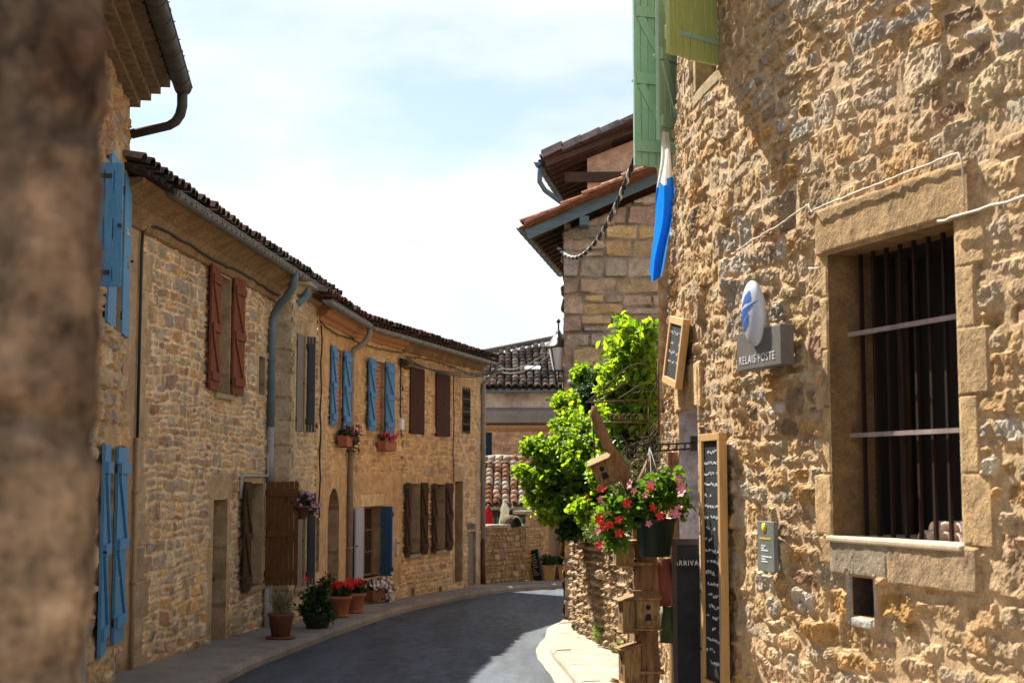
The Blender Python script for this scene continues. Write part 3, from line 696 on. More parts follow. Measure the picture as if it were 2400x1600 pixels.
pipe(H, [FA.pt(5.55, 2.3, .07), FA.pt(5.55, 1.52, .07)], .05, PVC); pipe(H, [FA.pt(5.50, .15, .06), FA.pt(5.50, -.56, .06)], .035, PVC); pipe(H, [FA.pt(5.60, .2, .07), FA.pt(5.60, -.56, .07)], .05, PVC)
g2 = FA.pt(6.2, 4.42, .42); pipe(H, [g2, g2+Vector((0, 0, -.12)), g2+Vector((-.02, -.03, -.22)), g2+Vector((-.10, -.1, -.30)), g2+Vector((-.26, -.15, -.42))], .055, ZINCB, collars=False)
pipe(H, [FA.pt(5.5, 1.95, .05), FA.pt(5.5, 1.62, .05), FA.pt(4.2, 1.62, .05), FA.pt(4.06, 1.6, .05), FA.pt(4.05, 1.33, .05)], .02, PVC, name='conduit')
cable(H, [FA.pt(-.02, 1.95, .04), FA.pt(-.03, 3.95, .04), FA.pt(.0, 4.10, .04), FA.pt(.1, 4.18, .05)]+wavy(FA, .3, 5.8, lambda s: 4.20+.015*math.sin(s*2), .09, 24, .012, 3), .017)
pipe(H, [FA.pt(-.05, 2.0, .05), FA.pt(-.06, -.5, .05)], .022, pmat('beige_conduit', (.42, .30, .19), .6), name='conduit')
# ---- narrow house B
FB = Fac([(-3.50, 20.26), (-3.13, 20.28), (-3.02, 21.9)])
H = thing('village_house', 'narrow quoined house front with slim grey shutters between two wider houses', 'house', (-3.1, 21.1, -.6), 'village houses along the left side')
o_ = .371
bl = surround(.10+o_, .68+o_, 2.26, 3.67, w=.10, lh=.22, sh=.06, sill=False)+surround(.20+o_, .85+o_, .03, 1.36, w=.1, lh=.2)
QC = (.40, .35, .27)
bl += [(.02, .36, -1+k*.34, -1+(k+1)*.34, QC, .03 if k % 2 else .0) for k in range(15)]+[(.375, .375+(.22 if k % 2 else .10), -1+k*.34, -1+(k+1)*.34, QC) for k in range(15)]
wall('wall', FB, .0, 2.03, -1.2, 4.35, .02, H, seed=9, amp=.03, rough=.02, sargs=dict(rows=(.07, .15), w=(.12, .3), warp=.05, pal=[(.46, .37, .26), (.42, .36, .28), (.48, .40, .30)]), holes=[(.10+o_, .68+o_, 2.26, 3.67), (.20+o_, .85+o_, .03, 1.36)], blocks=bl, mortar=(.58, .46, .31), cover=.2, moss=.5)
shell(H, [(-3.02, 21.9), (-9, 22.2), (-9, 20.5), (-3.5, 20.3)], -1, 4.4)
for (a, b, c, d) in ((.10+o_, .68+o_, 2.26, 3.67), (.20+o_, .85+o_, .03, 1.36)):
    W = window(H, FB, a, b, c, d, .14, WGREY, sill=SILL if c < 1 else None)
    sh(W, FB, a+.01, c, .30, d-c, -3, WGREY, 0, o=.03); sh(W, FB, b-.0, c, .13, d-c, -80, pmat('slate_grey_paint', (.05, .055, .07), .6), -1, o=.05)
extrude(FB, .36, 2.0, [(0, 4.22), (.06, 4.24), (.12, 4.34), (.20, 4.37), (.20, 4.42), (-.1, 4.42)], .2, None, True).build('cornice', SILL, H)
# ---- rendered house C (bends with the street) and end house E
FC = Fac([(-3.02, 21.9), (-2.82, 24.5), (-.70, 32.65)]); q = 2.608
cz = 4.14
H = thing('village_house', 'ochre rendered house with arched doorway, sky blue upper shutters and lavender ground floor shutters', 'house', (-2.85, 24.5, -.7), 'village houses along the left side')
holesC = [(1.37, 1.90, 2.45, 3.71), (.93, 1.84, -.9, 1.42, 'arch', .3), (.05, .30, .15, .94), (1.21+q, 1.75+q, 2.44, 3.70), (.68+q, 1.70+q, -.17, 1.08)]
bl = surround(1.21+q, 1.75+q, 2.44, 3.70, w=.06, lh=.12, sill=False, col=(.5, .38, .24))+[(.62+q, 1.8+q, 1.08, 1.30, (.62, .50, .34)), (2.66+q, 2.80+q, -1, 1.7, (.5, .36, .22)), (.60+q, 1.78+q, -.24, -.17, (.5, .4, .28))]
wall('wall', FC, .0, 2.80+q, -1.3, cz, .022, H, seed=12, amp=.02, rough=.014, sargs=dict(rows=(.09, .18), w=(.1, .3), warp=.08, pal=[(.56, .41, .23), (.58, .44, .27), (.50, .37, .24), (.48, .34, .19), (.42, .27, .16)]),
     holes=holesC, blocks=bl, plaster=[(-.1, 2.81+q, -2, 1.66, (.52, .36, .22)), (-.1, 3.2, 3.05, 4.3, (.50, .34, .19))], mortar=(.60, .44, .26), cover=.30, moss=.25, rcol=(.36, .25, .16), stain=.15)
for (p0, p1) in (((-3.02, 21.9), (-9, 22.2)),): shell(H, [p0, p1, (-9, 27), (-2.2, 27.3)], -1, 4.4)
prb = [(0, cz-.12), (.05, cz-.11), (.07, cz-.06), (.14, cz-.04), (.17, cz+.03), (.26, cz+.06), (.29, cz+.12), (-.1, cz+.12)]
extrude(FC, .0, 2.8+q, prb, .11, None, True).build('cornice', BRICKC, H)
gutter(FC, -1.0, q, cz+.07, .36, H, ZINC)
gutter(FC, q+.05, q+8.35, cz+.05, .36, H, ZINC)
tiles([FC.pt(-.9, cz+.14, .34), FC.pt(q, cz+.14, .34)], Vector((-1, .07, .21)), H, rows=11, seed=14)
tiles([FC.pt(q-.05, cz+.14, .34), FC.pt(q+2.85, cz+.14, .34)], Vector((-1, .25, .21)), H, rows=11, seed=15, pal=PT)
W = window(H, FC, 1.37, 1.90, 2.45, 3.71, .05, SILL, 'brick'); sh(W, FC, 1.33, 2.43, -.42, 1.29, 2, BLUE, -1, o=.035); sh(W, FC, 1.94, 2.43, .44, 1.29, -3, BLUE, -1, o=.05, mir=-1)
W = window(H, FC, 1.21+q, 1.75+q, 2.44, 3.70, .08, SILL, 'brick'); sh(W, FC, 1.20+q, 2.42, -.40, 1.30, 4, BLUE, -1, o=.05); sh(W, FC, 1.76+q, 2.42, .40, 1.30, -4, BLUE, -1, o=.05, mir=-1)
W = window(H, FC, .68+q, 1.70+q, -.17, 1.08, .14, WORANGE, sill=SILL)
sh(W, FC, .67+q, -.20, -.52, 1.27, 6, LAV, 0, o=.04); sh(W, FC, 1.66+q, -.18, .20, 1.25, -84, LAV_SHADED, 0, o=.03); sh(W, FC, 1.69+q, -.20, .42, 1.27, 28, LAV, 0, o=.24)
D = MB(FC.M(1.385, -.85)); D.box(-.45, .45, .26, .30, 0, 2.3); D = D.build('door', pmat('brown_door', (.20, .13, .08), .7, (.14, .09, .055), 3), H)
D2 = MB(FC.M(1.385, -.85)); D2.box(-.4, -.02, .24, .262, .1, 1.7); D2.box(.02, .4, .24, .262, .1, 1.7); D2.build('door_panel', WORANGE, D)
D = MB(FC.M(.175, .15)); D.box(-.125, .125, .05, .08, 0, .79); D.build('hatch', WORANGE, H)
cable(H, [FC.pt(.12, z_, .05+.01*math.sin(z_*9)) for z_ in np.linspace(3.95, 1.0, 16)]+[FC.pt(.05, .95, .03)], .014)
cable(H, wavy(FC, .0, q+.1, lambda s: cz-.15-.06*math.sin(s/q*math.pi), .05, 16, .01, 5), .012)
cable(H, wavy(FC, q, q+2.8, lambda s: cz-.17-.05*math.sin((s-q)/2.8*math.pi), .05, 16, .01, 6), .012)
g0 = FC.pt(q-.02, cz+.03, .36)
pipe(H, [g0, g0+Vector((0, 0, -.12)), FC.pt(q-.06, cz-.24, .28), FC.pt(q-.1, cz-.36, .10), FC.pt(q-.1, cz-.5, .07), FC.pt(q-.1, -.63, .07)], .05, pmat('brown_grey_pipe', (.30, .24, .20), .5), collars=True)
mb = MB(FC.M(2.50+q, .15)); mb.box(-.07, .07, -.06, .0, 0, .30); mb.mi = 1; mb.box(-.05, .05, -.065, -.06, .2, .24)
o = mb.build('letter_box', [pmat('cream_paint', (.6, .5, .38), .5), IRON], None, bevel=.006); props(o, 'cream letter box on the ochre wall beside the lavender shutters', 'letter box')
# end house
H = thing('village_house', 'stone house at the bend with closed dark brown upper shutters and iron barred shutters below', 'house', (-1.5, 30, -.85), 'village houses along the left side')
hb = [(3.28, 3.98, 2.5, 3.70), (4.93, 5.70, 2.5, 3.70), (6.80, 7.40, 2.6, 3.52), (3.22, 3.89, .11, 1.47), (4.91, 5.56, .10, 1.45), (6.28, 6.86, -.64, 1.51), (7.29, 7.90, -.95, .40), (3.38, 3.60, -.72, -.54), (5.16, 5.38, -.80, -.64)]
hE = [(a+q, b+q, c, d) for a, b, c, d in hb]
bl = []
for k in (0, 1, 2, 3, 4, 5): bl += surround(*hE[k], w=.11, lh=.2 if k != 5 else .32, sill=k in (3, 4), col=(.48, .36, .22))
for k in (7, 8): bl += surround(*hE[k], w=.05, lh=.06, sill=False)
bl += [(7.95+q, 8.45+q-(.0 if k % 2 else .2), -1.2+k*.32, -1.2+(k+1)*.32, (.44, .36, .26)) for k in range(17)]
wall('wall', FC, 2.80+q, 8.42+q, -1.4, cz-.02, .024, H, seed=17, amp=.026, rough=.016, sargs=dict(rows=(.09, .19), w=(.12, .34), warp=.08, pal=[(.56, .42, .25), (.58, .46, .31), (.46, .38, .29), (.52, .37, .21), (.42, .29, .20), (.38, .31, .25)]),
     holes=hE, blocks=bl, mortar=(.64, .49, .32), cover=.20, moss=.3, stain=.1)
fe = Fac([FC.pt(8.42+q, 0).to_2d(), FC.pt(8.42+q, 0).to_2d()+Vector((-4, 1.04))])
wall('side_wall', fe, 0, 4, -1.4, cz+.1, .05, H, seed=18)
shell(H, [(-4.6, 33.7), (-9, 31), (-9, 27)], -1, 4.4)
tiles([FC.pt(q+2.8, cz+.14, .34), FC.pt(q+8.5, cz+.14, .34)], Vector((-1, .25, .21)), H, rows=11, seed=16, pal=PT+PT_DARK)
extrude(FC, 2.8+q, 8.42+q, [(0, cz-.14), (.06, cz-.12), (.1, cz-.02), (.2, cz+.02), (.25, cz+.1), (-.1, cz+.12)], .2, None, True).build('cornice', COVE, H)
def flat_shut(win, fac, s, z, w, h, mat, o=.04): M = fac.M(s, z, o); return shutter(win, M, w, h, mat, 0, .035)
for k, (a, w_) in enumerate(((3.20, .86), (4.85, .95))):
    W = window(H, FC, *hE[k], .1, WOLD); flat_shut(W, FC, a+q, 2.44, w_/2-.003, 1.30, WDARK); M_ = FC.M(a+q+w_, 2.44, .04); shutter(W, M_, -w_/2+.003, 1.30, WDARK, 0, .035)
W = window(H, FC, *hE[2], .16, WOLD)
mb = MB(FC.M(7.1+q, 2.6)); 
for k in range(5): mb.tube([(-.26+k*.13, -.03, -.05), (-.26+k*.13, -.03, .97)], .012, 6)
for z_ in (.15, .42, .70): mb.box(-.34, .34, -.04, -.02, z_, z_+.02)
for k in range(4):
    for z_ in (.05, .3, .55, .8): mb.tube([(-.26+k*.13, -.04, z_), (-.195+k*.13, -.05, z_+.1), (-.13+k*.13, -.04, z_)], .008, 5)
mb.build('grille', IRON, W)
for k in (3, 4):
    a, b, c, d = hE[k]; W = window(H, FC, a, b, c, d, .14, WGREY, sill=SILLG, style='plain', gmat=pmat('board_blind', (.24, .17, .11), .8))
    sh(W, FC, a-.01, c-.03, -.31, d-c+.05, 5, WOLD, -1, o=.05); sh(W, FC, b+.01, c-.03, .33, d-c+.05, -5, WOLD, -1, o=.05, mir=-1)
D = MB(FC.M(6.57+q, -.62)); D.box(-.29, .29, .16, .2, 0, 2.13); D.box(-.22, -.02, .145, .162, .1, .9); D.box(.02, .22, .145, .162, .1, .9); D.box(-.22, .22, .145, .162, 1.0, 1.9); D = D.build('door', WORANGE, H)
D = MB(FC.M(7.595+q, -.95))
for k in range(6): D.box(-.3+k*.1, -.3+k*.1+.094, .03, .06, 0, 1.34)
D.box(-.3, .3, .055, .08, .3, .38); D.build('gate_door', WGREY, H)
for k in (7, 8):
    a, b, c, d = hE[k]; m_ = MB(FC.M((a+b)/2, c)); m_.box(-.11, .11, .12, .14, 0, d-c); m_.build('vent', DARKIN, H)
mb = MB(FC.M(7.3+q, -1.04)); mb.box(-.35, .62, -.62, .0, 0, .24); mb.box(-.30, .58, -.58, -.02, .238, .26); mb.build('doorstep', SILL, H, bevel=.015)
e0 = FC.pt(8.38+q, cz, .36)
pipe(H, [e0, e0+Vector((0, .0, -.12)), FC.pt(8.36+q, cz-.28, .2), FC.pt(8.34+q, cz-.42, .07), FC.pt(8.34+q, .2, .07)], .055, PVC)
pipe(H, [FC.pt(8.34+q, .2, .07), FC.pt(8.34+q, -.95, .07)], .058, pmat('dark_red_pipe', (.09, .035, .03), .5), collars=False)
cable(H, wavy(FC, 2.9+q, 8.3+q, lambda s: cz-.22-.04*math.sin((s-q)), .05, 22, .012, 9), .012)
cable(H, [FC.pt(2.58+q, cz-.35, .05)]+[FC.pt(2.58+q, z_, .055) for z_ in np.linspace(3.6, 2.72, 8)], .014)
cable(H, [FC.pt(6.05+q+.03*math.sin(z_*5), z_, .055) for z_ in np.linspace(3.8, 1.3, 16)], .011)
for j, dz in enumerate((0, .05, .10)):
    P0 = FC.pt(2.75+q, cz-.38+dz, .12); P1 = FC.pt(8.4+q, cz-.12, .40+.03*j)
    cable(H, [P0.lerp(P1, t)+Vector((0, 0, -.22*4*t*(1-t)*(.5+.3*j))) for t in np.linspace(0, 1, 14)], .012)
mb = MB(FC.M(2.62+q, cz-.40)); r5 = random.Random(3)
for k in range(12): mb.tube([(r5.uniform(-.18, .1), -.05-r5.random()*.08, r5.uniform(-.08, .1)), (r5.uniform(-.1, .15), -.1, r5.uniform(-.06, .12)), (r5.uniform(.05, .3), -.05-r5.random()*.08, r5.uniform(-.1, .06))], .016, 5)
mb.build('cable_knot', CABLE, H)
mb = MB(FC.M(2.70+q, 2.50)); mb.box(-.08, .08, -.07, 0, 0, .20); mb.mi = 1; mb.tube([(0, -.035, 0), (0, -.03, -.12)], .012, 6)
o = mb.build('electric_box', [WHITE, CABLE], None, bevel=.008); props(o, 'small white electric box hanging on the wall between blue and brown shutters', 'electric box')
mb = MB(FC.M(7.55+q, .44)); mb.box(-.28, .28, -.03, 0, 0, .16); mb.mi = 1
for k in range(3): mb.box(-.2+k*.15, -.11+k*.15, -.034, -.03, .03, .13)
o = mb.build('wall_plaque', [WGREY, IRON], None, bevel=.005); props(o, 'small dark wall plaque above the low wooden gate at the house corner', 'plaque')

# ================================================================== left foreground pillar
FP = Fac([(-1.6, 1.93), (-.80, 1.93), (-.64, 1.93), (-.600, 1.97), (-.612, 2.08), (-.98, 2.8)])
H = thing('stone_pillar', 'dark weathered stone wall corner close to the camera at the left edge', 'wall', (-.9, 2.1, -.1))
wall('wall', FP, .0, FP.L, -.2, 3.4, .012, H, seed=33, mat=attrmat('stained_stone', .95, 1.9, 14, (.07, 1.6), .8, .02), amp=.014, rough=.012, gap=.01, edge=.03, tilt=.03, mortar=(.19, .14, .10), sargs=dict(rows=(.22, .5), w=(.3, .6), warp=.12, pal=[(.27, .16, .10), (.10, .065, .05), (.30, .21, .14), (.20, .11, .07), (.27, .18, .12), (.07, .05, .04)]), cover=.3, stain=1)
shell(H, [(-.98, 2.8), (-1.6, 3.0), (-1.6, 1.93)], -.2, 3.4)

# ================================================================== right house, big stone wall
def bat(Y, z): return .055*np.clip(z-1.6, 0, 9)*np.clip((Y-10.6)/2.2, 0, 1)
FR = Fac([(1.37, 13.1), (1.31, 11.85), (1.30, 10.9), (1.397, 9.84), (1.576, 8.8), (1.78, 8.05), (2.17, 6.9), (3.60, 2.7)], smooth=1.0, batter=bat)
y2s = lambda Y: FR.sY(FR, Y) if False else float(np.interp(-Y, -FR.P[:, 1], FR.d))
H = thing('village_house', 'large sunlit rubble stone house filling the right side with a barred window and green shutters', 'house', (2.2, 8.5, -.2))
bw = (y2s(8.0), y2s(6.89), 1.28, 2.86); vt = (y2s(7.82), y2s(7.61), .865, 1.07); dr = (y2s(11.08), y2s(10.24), -.5, 2.10)
u1 = (y2s(10.25), y2s(9.66), 4.42, 5.8); u2 = (y2s(12.72), y2s(12.1), 4.42, 5.95)
SC_ = (.52, .36, .19)
a, b, c, d = bw
bl = [(a-.10, b+.16, 2.865, 3.13, (.46, .31, .16), .035), (a-.02, a+.55, 1.07, 1.275, (.34, .29, .22), .03), (a+.55, b+.12, 1.055, 1.275, (.33, .24, .15), .03), (a-.16, a-.02, 1.12, 1.275, SC_, .02)]
for k, (z_, z2) in enumerate(((1.28, 1.62), (1.62, 2.0), (2.0, 2.32), (2.32, 2.62), (2.62, 2.865))):
    bl += [(a-(.20 if k == 0 else .10 if k % 2 else .08), a, z_, z2, (.52, .36, .19), .014), (b, b+(.15 if k % 2 else .24), z_, z2, (.50, .35, .19), .014)]
a, b, c, d = vt; bl += [(a-.035, a, c-.05, d+.03, (.40, .38, .36), .035), (b, b+.035, c-.05, d+.03, (.40, .38, .36), .035), (a, b, c-.06, c, (.46, .45, .45), .035)]
a, b, c, d = dr; bl += [(a-.16, b+.10, d, d+.34, (.55, .38, .2), .03)]+[(b, b+(.09 if k % 2 else .05), z_, z_+.4, (.55, .40, .24), .03) for k, z_ in enumerate(np.arange(-.4, 2.1, .4))]
for (a, b, c, d) in (u1, u2): bl += surround(a, b, c, d, w=.1, lh=.2)
wall('wall', FR, .02, FR.L-.1, -.7, 6.6, .0125, H, seed=42, mat=STONEN, warm=(1.06, 1.0, .92), amp=.011, rough=.018, gap=.012, edge=.010, tilt=.10, crag=.019, mortar=(.56, .405, .245), mdepth=.3, cover=.45,
     sargs=dict(rows=(.09, .26), w=(.10, .42), split=.65, warp=.13, jagk=2.2, pal=PAL_SUN), holes=[bw+('r', .27, (.26, .155, .07)), vt+('r', .25, (.10, .07, .05)), dr+('r', .34, (.66, .61, .64)), u1, u2], blocks=bl)
c0 = FR.pt(0.02, 0).to_2d()
fr2 = Fac([c0+Vector((5, .6)), c0]); wall('side_wall', fr2, 0, fr2.L, -.7, 6.6, .05, H, seed=43)
shell(H, [(6.3, 13.6), (8.5, 13), (8.5, 2), (3.7, 2)], -1, 6.6)
mb = MB(); mb.add([(1.2, 13.1, 6.58), (3.6, 2.5, 6.58), (8.5, 2, 6.6), (8.5, 13.5, 6.6)], [(0, 1, 2, 3)]); mb.build('roof', PVC, H)
# barred window
a, b, c, d = bw; M = FR.M((a+b)/2, c); w_ = (b-a)/2
W = MB(M); W.box(-w_-.05, w_+.05, .60, .62, -.05, d-c+.05); W.box(-w_-.05, -w_-.001, .272, .60, -.05, d-c+.05); W.box(w_+.001, w_+.05, .272, .60, -.05, d-c+.05); W.box(-w_, w_, .272, .60, d-c+.001, d-c+.05); W.box(-w_, w_, .272, .60, -.05, -.036); W = W.build('window', DARKIN, H); W['label'] = 'deep dark window opening with iron bars'  # black lining paints the darkness of the unlit room
mb = MB(M); n = 9
for k in range(n): x = -w_+.08+k*(2*w_-.08)/(n-.5); mb.bar((x, .16, 0), (x, .16, d-c), .019, .019, (1, 0, 0))
mb.build('bars', pmat('brown_iron', (.022, .012, .010), .55, spec=.2), W)
mb = MB(M)
for z_ in (.56, 1.13): mb.bar((-w_-.03, .125, z_+.0), (w_, .125, z_), .024, .024)
mb.build('cross_bar', pmat('highlight_iron', (.40, .32, .30), .45, (.22, .16, .15), 5), W)  # pale colour stands in for bright highlights on the cross bars
mb = MB(M); mb.box(-w_-.03, w_+.02, -.040, .60, -.03, .003); mb.build('sill', pmat('pale_sill', (.60, .49, .34), .9, (.48, .37, .25), 5, bs=.5), W, bevel=.01)
mb = MB(M); mb.box(-w_, -w_+.03, .44, .50, 0, d-c); mb.box(.12, .16, .46, .50, 0, d-c); mb.build('frame', WOLD, W)
# stacked tiles behind the bars
T0 = thing('stacked_tiles', 'pale clay roof tiles stacked on the window sill behind the bars', 'roof tiles', M @ Vector((.2, .3, 0)))
T0.rotation_euler = (0, 0, 0); k_ = 0
for row in range(2):
    for j in range(7-row*1):
        x = -.02+j*.093+row*.10; z_ = .004+row*.050
        if x > w_-.02: continue
        m_ = MB(M @ Matrix.Translation((x, .185, z_))); m_.smooth = True; pts = []
        for y in (0, .18):
            for rr in (.046, .036):
                pts += [(rr*math.cos(t), y, rr*math.sin(t)) for t in np.linspace(0, math.pi, 9)]
        m_.add(pts, [(i, i+1, 18+i+1, 18+i) for i in range(8)]+[(9+i+1, 9+i, 27+i, 27+i+1) for i in range(8)]+[(i+1, i, 9+i, 9+i+1) for i in range(8)])
        m_.build('tile', pmat('pale_tile', (.80, .66, .56), .85, (.68, .48, .38), 8) if k_ == 0 else bpy.data.materials['pale_tile'], T0); k_ += 1
mb = MB(FR.M((vt[0]+vt[1])/2, vt[2])); mb.box(-.12, .12, .24, .26, -.02, .25); mb.build('vent', DARKIN, H)
a, b, c, d = dr; mb = MB(FR.M((a+b)/2, c)); mb.box(-.5, .5, .30, .35, 0, 2.65); D = mb.build('door', pmat('grey_door', (.64, .58, .56), .7), H)
m_ = MB(FR.M(a+.03, c)); 
for k in range(3): m_.box(-.17+k*.045, -.14+k*.045, -.08, .0, 0, 2.3-.1*k)
m_.build('door_post', WRAW, H)
# upper windows and green shutters
def yz_shutter(parent, hinge, outer, z0, h, mat, brace):
    hx, hy = hinge; ox, oy = outer; ang = math.atan2(oy-hy, ox-hx); M = Matrix.Translation((hx, hy, z0)) @ Matrix.Rotation(ang, 4, 'Z')
    return shutter(parent, M, math.hypot(ox-hx, oy-hy), h, mat, brace, .035, GREENP)
W = window(H, FR, *u1, .12, WRAW); yz_shutter(W, (1.42, 9.63), (1.045, 9.33), 4.44, 1.42, GREENP_BACKLIT, -1)
W = window(H, FR, *u2, .10, WRAW)
yz_shutter(W, (1.50, 12.75), (1.10, 12.62), 4.40, 1.6, GREENP, 1); yz_shutter(W, (1.46, 12.08), (1.24, 11.88), 4.46, 1.5, GREENP, 1)
def wc(pts, r, name='cable', n=6, o=.05, mat=WCABLE, seed=2):
    P = []; r6 = random.Random(seed)
    for (Y0, z0), (Y1, z1) in zip(pts[:-1], pts[1:]):
        k = max(2, int(math.hypot(Y1-Y0, z1-z0)/.05))
        P += [FR.pt(y2s(Y0+(Y1-Y0)*i/k), z0+(z1-z0)*i/k+r6.uniform(-.004, .004), o+r6.uniform(-.003, .004)) for i in range(k)]
    P.append(FR.pt(y2s(pts[-1][0]), pts[-1][1], o)); mb = MB(); mb.tube(P, r, n); return mb.build(name, mat, H)
wc([(9.25, 3.06), (8.45, 3.12), (8.12, 3.17), (8.08, 3.12), (8.04, 3.13), (7.4, 3.15), (6.78, 3.17), (6.75, 3.12), (6.75, 2.9)], .005, o=.055)
wc([(6.95, 2.86), (6.5, 2.865), (5.6, 2.88)], .007, o=.05); wc([(8.13, 2.80), (7.99, 2.79)], .005, o=.05)
# ================================================================== houses up on the right behind the garden wall
def clampz(o, f):
    me = o.data; n = len(me.vertices); a = np.empty(n*3, np.float32); me.vertices.foreach_get('co', a); a = a.reshape(-1, 3)
    off = np.array(o.parent.location) if o.parent else 0
    wz = a[:, 2]+(off[2] if o.parent else 0); wx = a[:, 0]+(off[0] if o.parent else 0)
    a[:, 2] = np.minimum(wz, f(wx))-(off[2] if o.parent else 0); me.vertices.foreach_set('co', a.ravel()); me.update()
EAVE_D = pmat('dark_eave_wood', (.10, .06, .04), .8, (.05, .03, .02), 5)
BARGE = pmat('blue_grey_boards', (.15, .22, .26), .7, (.09, .14, .17), 4, stretch=(1, 6, 6))
H = thing('village_house', 'tall house of large squared stone blocks with blue grey gable boards behind the leafy vine', 'house', (1.4, 22.5, -.6), 'houses up on the right')
F1 = Fac([(.79, 21.5), (6, 21.5)])
o = wall('wall', F1, 0, 4.2, -1.2, 7.2, .022, H, seed=52, amp=.03, rough=.016, gap=.008, edge=.02, sargs=dict(rows=(.20, .34), w=(.28, .75), split=.25, warp=.02, pal=PAL_BIG), mortar=(.28, .25, .22))
clampz(o, lambda x: 5.32+.44*(x-.79))
F1s = Fac([(1.60, 26.5), (.79, 21.5)])
wall('side_wall', F1s, 0, F1s.L, -1.2, 5.5, .04, H, seed=53, amp=.03, sargs=dict(rows=(.2, .34), w=(.3, .8), pal=PAL_BIG), mortar=(.28, .25, .22))
shell(H, [(1.6, 26.5), (6, 26.5), (6, 21.5)], -1, 6)
e0, e1 = Vector((.19, 21.15, 5.36)), Vector((.95, 26.0, 5.36))
tiles([e1, e0], Vector((1, -.158, .44)), H, rows=14, seed=55, pal=[(.42, .19, .11), (.36, .15, .09), (.48, .27, .17), (.30, .13, .09)])
mb = MB(); v = Vector((1, 0, .44)).normalized()
p = Vector((.22, 21.17, 5.24)); mb.bar(p, p+v*4.6, .17, .04, (0, 1, 0)); mb.M = Matrix()
mb.build('barge_board', BARGE, H)
mb = MB(); p = Vector((.19, 21.14, 5.36)); 
for k in range(12):
    q0 = p+v*(.36*k); mb.bar(q0+Vector((0, 0, .035)), q0+v*.40+Vector((0, 0, .05)), .05, .16, (0, 1, 0))
mb.build('verge_tiles', pmat('verge_tile', (.40, .19, .12), .85, (.28, .13, .09), 7), H, bevel=.01)
mb = MB()
for k in range(13):
    y = 21.35+k*.37; x = .22+(y-21.15)*.158; mb.bar((x, y, 5.30), (x+1.0, y-.15, 5.30+.44), .07, .10)
mb.build('rafter', EAVE_D, H)
mb = MB(); mb.add([(.22, 21.2, 5.36), (.98, 26, 5.36), (2.4, 25.8, 5.98), (1.6, 21.2, 5.97)], [(0, 1, 2, 3)]); mb.build('soffit', EAVE_D, H)
mb = MB(); mb.box(1.02, 1.16, 21.16, 21.55, 5.38, 5.52); mb.build('purlin', BARGE, H); mb = MB(); mb.box(2.22, 2.36, 21.16, 21.55, 5.90, 6.04); mb.build('purlin', BARGE, H)
ge = Fac([e1.to_2d(), e0.to_2d()]); gutter(ge, 0, ge.L+.02, 5.33, .06, H, ZINCB, .06)
H = thing('village_house', 'upper pink rendered house with dark overhanging eaves and grey weathered roof edge', 'house', (2.2, 27, -.7), 'houses up on the right')
F2 = Fac([(1.43, 26.6), (7, 26.6)])
PINK = [(.42, .29, .22), (.38, .27, .21), (.45, .32, .25)]
o = wall('wall', F2, 0, 4, -.8, 9.6, .05, H, seed=62, amp=.02, plaster=[(-1, 9, -2, 12, (.56, .43, .33))], sargs=dict(pal=PINK)); clampz(o, lambda x: 7.62+.40*(x-1.43))
shell(H, [(1.43, 26.6), (2.2, 31), (7, 31), (7, 26.6)], -1, 7.6, 'side_wall')
e0, e1 = Vector((.56, 26.1, 7.50)), Vector((1.30, 30.8, 7.50))
tiles([e1, e0], Vector((1, -.158, .40)), H, rows=14, seed=65, pal=PT_DARK+[(.34, .31, .30), (.4, .37, .35)])
v = Vector((1, 0, .40)).normalized(); mb = MB(); p = Vector((.56, 26.05, 7.55))
for k in range(11):
    q0 = p+v*(.38*k)+Vector((0, 0, random.uniform(0, .03))); mb.bar(q0, q0+v*.42+Vector((0, 0, .03)), .14, .2, (0, 1, 0))
mb.build('verge_tiles', pmat('weathered_verge', (.34, .32, .32), .9, (.12, .10, .10), 6, bs=.8, bd=.02), H, bevel=.02)
mb = MB(); p = Vector((.62, 26.12, 7.42)); mb.bar(p, p+v*4.6, .12, .06, (0, 1, 0)); mb.build('barge_board', EAVE_D, H)
mb = MB()
for k in range(12):
    y = 26.35+k*.4; x = .6+(y-26.1)*.158; mb.bar((x, y, 7.40), (x+1.2, y-.18, 7.40+.48), .08, .12)
mb.bar((1.0, 26.55, 7.25), (2.1, 26.5, 7.25), .12, .18)
mb.build('rafter', EAVE_D, H)
mb = MB(); mb.add([(.6, 26.1, 7.46), (1.32, 30.8, 7.46), (3, 30.5, 8.15), (2.2, 26.1, 8.1)], [(0, 1, 2, 3)]); mb.build('soffit', EAVE_D, H)
ge = Fac([e1.to_2d(), e0.to_2d()]); gutter(ge, 0, ge.L+.02, 7.44, .08, H, ZINCB, .07)
pipe(H, [(.52, 26.2, 7.38), (.52, 26.25, 7.1), (.62, 26.3, 6.95), (1.2, 26.45, 6.55), (1.38, 26.5, 6.45), (1.39, 26.5, 6.0)], .05, ZINCB, collars=False)
